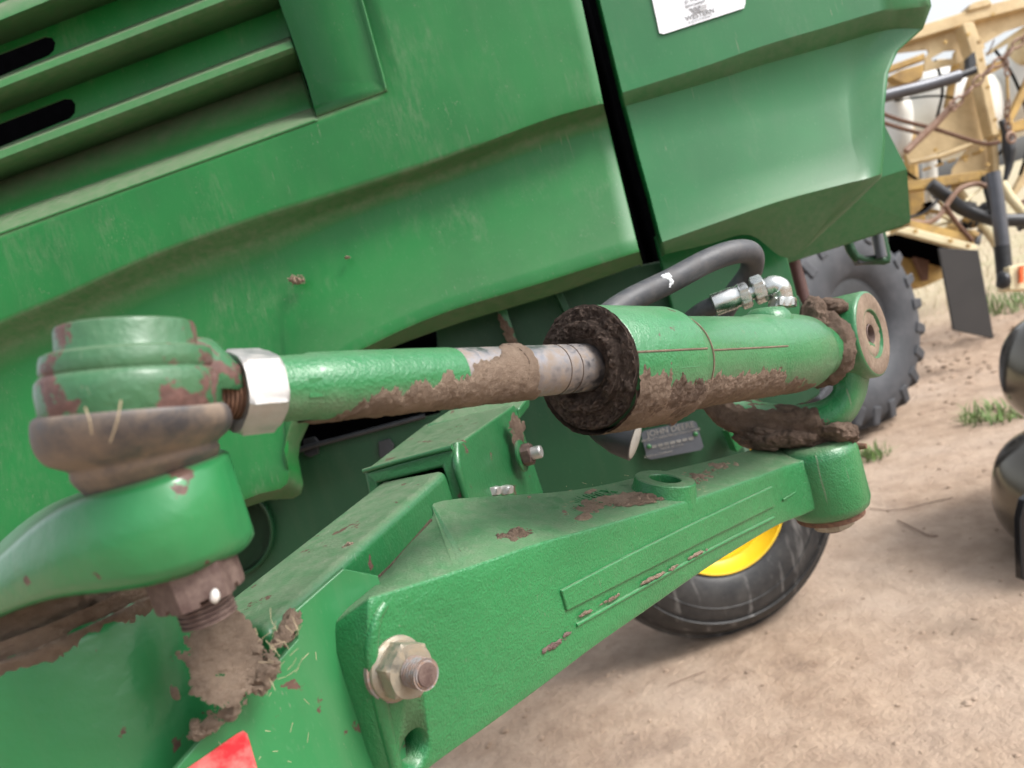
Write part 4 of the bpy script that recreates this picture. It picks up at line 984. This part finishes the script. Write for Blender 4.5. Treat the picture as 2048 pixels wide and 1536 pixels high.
lathe('chain_ring', P(2020, 276, 5.6), -F + .2 * R, [(0, .034), (.01, .048), (.02, .034), (.01, .024)], 'chain', SP, n=24, cap=False)
tube('hose_line', s6([(1988, 80), (1984, 90), (1974, 112)], 5.9), .006, 'rustnut', SP, n=6)
# lower machinery
tube('lift_cylinder', s6([(1986, 345), (1994, 400), (2003, 470), (2008, 515)], 5.6), .050, 'gtube', SP, n=16)
tube('cylinder_foot', s6([(2004, 492), (2010, 560)], 5.6), .055, 'darkmetal', SP, n=12, res=1)
tube('torsion_tube', s6([(1860, 368), (1890, 390), (1925, 418), (1975, 436), (2000, 440), (2080, 440)], 5.8), .05, 'darkmetal', SP, n=16)
tube('link_arm', s6([(1966, 352), (1975, 390), (1985, 425)], 5.75), .02, 'darkmetal', SP, n=10)
tube('link_arm', s6([(2002, 365), (2020, 395), (2052, 432)], 5.9), .035, 'cream', SP, n=10)
tube('link_arm', s6([(1906, 368), (1930, 400), (1950, 430)], 6.1), .035, 'tan', SP, n=10)
tube('link_arm', s6([(1955, 440), (1985, 480), (2000, 510)], 6.0), .03, 'cream', SP, n=10)
tube('dark_hanger', s6([(2002, 240), (2012, 262), (2018, 300), (2018, 330), (2010, 362)], 5.9), [.02, .035, .05, .03, .015], 'darkmetal', SP, n=10)
hr = random.Random(4)
tube('red_hose', s6([(1800, 438), (1830, 444), (1858, 445), (1880, 430), (1900, 400), (1920, 378), (1950, 368), (1972, 372)], 5.7), .020, 'chain', SP, n=8)
tube('red_hose', s6([(1820, 434), (1850, 424), (1880, 395), (1900, 372)], 5.9), .012, 'hose', SP, n=8)
tube('rusty_lever', s6([(1890, 412), (1915, 448), (1945, 482)], 5.6), .018, 'rust', SP, n=8, res=2)
for i in range(26):
    x, y = hr.uniform(1840, 2070), hr.uniform(385, 480)
    tube('small_hose', [P(x, y, 6.1 + hr.uniform(-.2, .3)), P(x + hr.uniform(-25, 25), y + hr.uniform(-18, 18), 6.0 + hr.uniform(-.2, .3)), P(x + hr.uniform(-40, 40), y + hr.uniform(-25, 25), 6.1)], hr.uniform(.008, .024), hr.choice(['darkmetal', 'black', 'hose', 'tandark', 'cream', 'rust', 'zinc', 'gtube']), SP, n=6, res=4)
for i in range(7):
    x, y = hr.uniform(1870, 1960), hr.uniform(410, 470); c0 = P(x, y, 6.0)
    lathe('valve_block', c0, (R + U * hr.uniform(-1, 1) - F * .4), [(0, .02), (.05, .045), (.09, .045), (.12, .02)], hr.choice(['black', 'darkmetal', 'tandark']), SP, n=10)
prism('chassis_plate', s6([(1820, 380), (1848, 376), (1852, 450), (1825, 455)], 6.5), D6, 'tandark', SP)
tube('chassis_tube', s6([(1858, 300), (1862, 400), (1866, 450)], 6.6), .06, 'tankwhite', SP, n=12)
prism('step_bar', s6([(1792, 463), (1818, 453), (1957, 490), (1953, 500), (1945, 503)], 5.3), F * .12, 'cream', SP, bevel=.008)
prism('under_beam', s6([(1790, 466), (1945, 506), (1940, 520), (1790, 480)], 5.36), F * .5, 'black', SP)
prism('under_channel', s6([(1820, 440), (1940, 468), (1950, 488), (1820, 455)], 5.6), F * .3, 'tandark', SP)
prism('side_box', s6([(1760, 478), (1835, 480), (1885, 500), (1890, 555), (1862, 568), (1845, 575), (1760, 560)], 5.7), F * .3, 'tandark', SP, bevel=.01)
prism('box_bracket', s6([(1822, 492), (1860, 500), (1858, 560), (1850, 562), (1832, 520)], 5.62), F * .06, 'rust', SP, bevel=.01)
prism('mudflap', s6([(1878, 496), (1957, 500), (1988, 677), (1908, 660)], 5.0), F * .02, 'flap', SP, bevel=.003)
prism('lamp_box', s6([(2017, 533), (2075, 522), (2075, 578), (2020, 580)], 5.5), F * .15, 'cream', SP, bevel=.01)
prism('orange_reflector', s6([(2040, 532), (2048, 530), (2048, 565), (2041, 566)], 5.47), F * .02, 'orange', SP)
blob('dark_coupling', P(2006, 560, 5.5), R * .05, U * .07, F * .05, 'darkmetal', SP, .3, 12, 3, 1)
for bx_, by_ in ((1935, 70), (1957, 85), (1962, 120), (1975, 175), (1990, 240), (1890, 85), (1985, 30), (1870, 300), (1930, 320), (1962, 300), (1975, 330), (1850, 372), (1920, 360), (1965, 347), (1830, 463), (1900, 482), (1935, 492)):
    hexnut('frame_bolt', P(bx_, by_, 5.86 if by_ < 400 else 5.28), -F, .016, .014, 'tandark', SP)
for i in range(5):
    a_ = P(1846 + i * 25, 340 - i * 8, 6.04); tube('weld_seam', [a_, a_ + R * .06 + U * .02], .010, 'tandark', SP, n=6, res=1)
for l_ in ([(1780, 300), (1820, 350), (1880, 372), (1950, 352), (2005, 300)], [(1870, 120), (1885, 180), (1870, 260), (1880, 330)], [(1990, 100), (2030, 160), (2060, 260), (2040, 350)]):
    tube('supply_hose', s6(l_, 6.2), .012, 'black', SP, n=8)
# sprayer wheel with lugs
sc_ = onp(1722, 862, Vector((0, 0, 0)), Z); sc_.z = .645; sax = (-F * .86 + R * .5); sax = Vector((sax.x, sax.y, 0)).normalized()
tp = [(-.19, .30), (-.20, .42), (-.19, .53), (-.15, .575), (0, .59), (.15, .575), (.19, .53), (.205, .42), (.19, .31), (.15, .27)]
lt = lathe('lugged_tyre', sc_, sax, tp, 'lugtyre', SP, n=72, cap=False, smooth=60)
lathe('wheel_disc', sc_, sax, [(.15, .275), (.17, .18), (.16, .14), (.10, .12), (.04, .10), (.02, .001)], 'darkmetal', lt, n=48, cap=False)
e1, e2 = basis(sax)
lug0 = None
for side in (1, -1):
    vv = [Vector(q) for q in ((.575, -.03, .0), (.640, -.022, .0), (.585, .045, .19 * side), (.47, .03, .208 * side), (.575, .03, .0), (.640, .02, .0), (.585, .10, .19 * side), (.47, .105, .208 * side))]
    def w3(q, a): 
        ca, sa = math.cos(a), math.sin(a); x, y = q.x * ca - q.y * sa, q.x * sa + q.y * ca
        return sc_ + e1 * x + e2 * y + sax * q.z
    V = [w3(q, 0) for q in vv]
    ff = [(0, 1, 2, 3), (4, 7, 6, 5), (0, 4, 5, 1), (1, 5, 6, 2), (2, 6, 7, 3), (3, 7, 4, 0)]
    lug0 = mk('lug', V, ff, 'lugtyre', lt, bevel=.012)
    base = Matrix.Translation(lug0.location)
    for k in range(1, 22):
        ang = 2 * math.pi * (k + (0 if side == 1 else .0)) / 22 
        rm = Matrix.Translation(sc_) @ Matrix.Rotation(ang + (.14 if side < 0 else 0), 4, sax) @ Matrix.Translation(-sc_) @ base
        copyob(lug0, rm, lt)
# ================================================================== vehicle at right edge
VB = P(2200, 1100, 2.5); VB.z = 0
VH = empty('parked_vehicle', VB, 'glossy dark brown vehicle body cut off by the right edge of the picture', 'vehicle')
def bulge(name, c, a, b, d, mat):
    bm = bmesh.new(); bmesh.ops.create_uvsphere(bm, u_segments=64, v_segments=40, radius=1); V = []
    for v in bm.verts:
        g = lambda q: math.copysign(abs(q) ** .8, q)
        V.append(c + a * g(v.co.x) + b * g(v.co.y) + d * g(v.co.z))
    f = [tuple(v.index for v in q.verts) for q in bm.faces]; bm.free(); return mk(name, V, f, mat, VH, smooth=180)
k_ = 2.5 / FPX
bulge('upper_fender', P(2262, 735, 2.6), R * .40 + F * .05, U * .25, F * .35, 'gloss')
bulge('lower_fender', P(2243, 985, 2.5), R * .385 + F * .05, U * .255, F * .33, 'gloss')
prism('trim_strip', px([(2040, 1040, 2.15), (2049, 1000, 2.15), (2075, 980, 2.15), (2060, 1165, 2.15), (2044, 1160, 2.15)]), F * .03, 'blackgloss', VH, bevel=.003)
tube('body_tail', [VB + Z * .25 + R * .1, VB + Z * .75 + R * .3], .2, 'gloss', VH, n=24, res=1)
lathe('wheel', Vector((VB.x + .45, VB.y + .2, .31)), R, [(-.1, .2), (-.1, .29), (-.07, .31), (.07, .31), (.1, .29), (.1, .2)], 'tyre', VH, n=40)
# ================================================================== ground litter
def tuft(name, loc, rr_, n, h, mat, label, group=None, seed=1):
    q = random.Random(seed); V, Fc = [], []
    for i in range(n):
        a, d = q.uniform(0, 6.283), rr_ * math.sqrt(q.random()); b = loc + Vector((math.cos(a) * d, math.sin(a) * d, -.01)); hh = h * q.uniform(.5, 1.2)
        ln = Vector((q.gauss(0, .5), q.gauss(0, .5), 1)).normalized() * hh; sd = Vector((-ln.y, ln.x, 0)); sd = (sd.normalized() if sd.length > 1e-4 else Vector((1, 0, 0))) * q.uniform(.003, .007)
        k = len(V); V += [b - sd, b + sd, b + ln * .6 + sd * .7, b + ln * .6 - sd * .7, b + ln + Vector((ln.x, ln.y, -.25 * hh)) * .5]
        Fc += [(k, k + 1, k + 2, k + 3), (k + 3, k + 2, k + 4)]
    return tag(mk(name, V, Fc, mat, smooth=0), label, 'weed', group)
def gp_(x, y):
    p = onp(x, y, Vector((0, 0, .05)), Z); p.z = gh(p.x, p.y); return p
tuft('grass_tuft', gp_(1990, 815), .17, 200, .10, 'grass', 'bright green grass tuft in the dirt beside the dark vehicle', seed=1)
tuft('grass_tuft', gp_(1735, 898), .10, 90, .10, 'grass', 'small green weed just behind the end of the axle arm', seed=2)
tuft('grass_tuft', gp_(2060, 610), .5, 250, .28, 'grass', 'hazy green grass clump behind the black mudflap', seed=3)
# dry grass strip far
q = random.Random(5); V, Fc = [], []
for i in range(2600):
    x, y = q.uniform(2, 14), q.uniform(7.2, 16); b = Vector((x, y, 0)); hh = q.uniform(.05, .2)
    ln = Vector((q.gauss(0, .4), q.gauss(0, .4), 1)).normalized() * hh; sd = Vector((.008, 0, 0)); k = len(V)
    V += [b - sd, b + sd, b + ln]; Fc.append((k, k + 1, k + 2))
tag(mk('dry_grass', V, Fc, 'drygrass', smooth=0), 'pale dry grass stubble at the back of the yard', kind='stuff')
# clods and pebbles
bm = bmesh.new(); bmesh.ops.create_icosphere(bm, subdivisions=1, radius=1); ico = [v.co.copy() for v in bm.verts]; icf = [tuple(v.index for v in fc.verts) for fc in bm.faces]; bm.free()
V, Fc = [], []
for i in range(3800):
    if q.random() < .3: x, y, s = q.uniform(.8, 6.5), q.gauss(5.6, .7), q.uniform(.006, .024)
    else: x, y, s = q.uniform(-.6, 4.5), q.uniform(1.2, 6), abs(q.gauss(0, .004)) + .002
    z = gh(x, y); k = len(V)
    V += [Vector((x + c.x * s * q.uniform(.7, 1.3), y + c.y * s * q.uniform(.7, 1.3), z + c.z * s * .6)) for c in ico]; Fc += [tuple(a + k for a in t) for t in icf]
tag(mk('dirt_clods', V, Fc, 'ground', smooth=0), 'loose clods and crumbs of dirt over the yard', kind='stuff')
def twig(pts, r_, lab):
    tag(tube('twig', [gp_(*p) + Z * .008 for p in pts], r_, 'twig', n=6), lab, 'twig')
twig([(1790, 1020), (1812, 1032), (1850, 1048), (1870, 1050)], .003, 'short crooked brown twig lying on the sand right of the axle end')
twig([(1735, 1000), (1790, 1000), (1850, 985), (1900, 975)], .002, 'long thin pale twig on the sand behind the axle end')
twig([(1330, 1350), (1370, 1335), (1405, 1322)], .0015, 'thin straw stalk on the sand below the caster tyre')
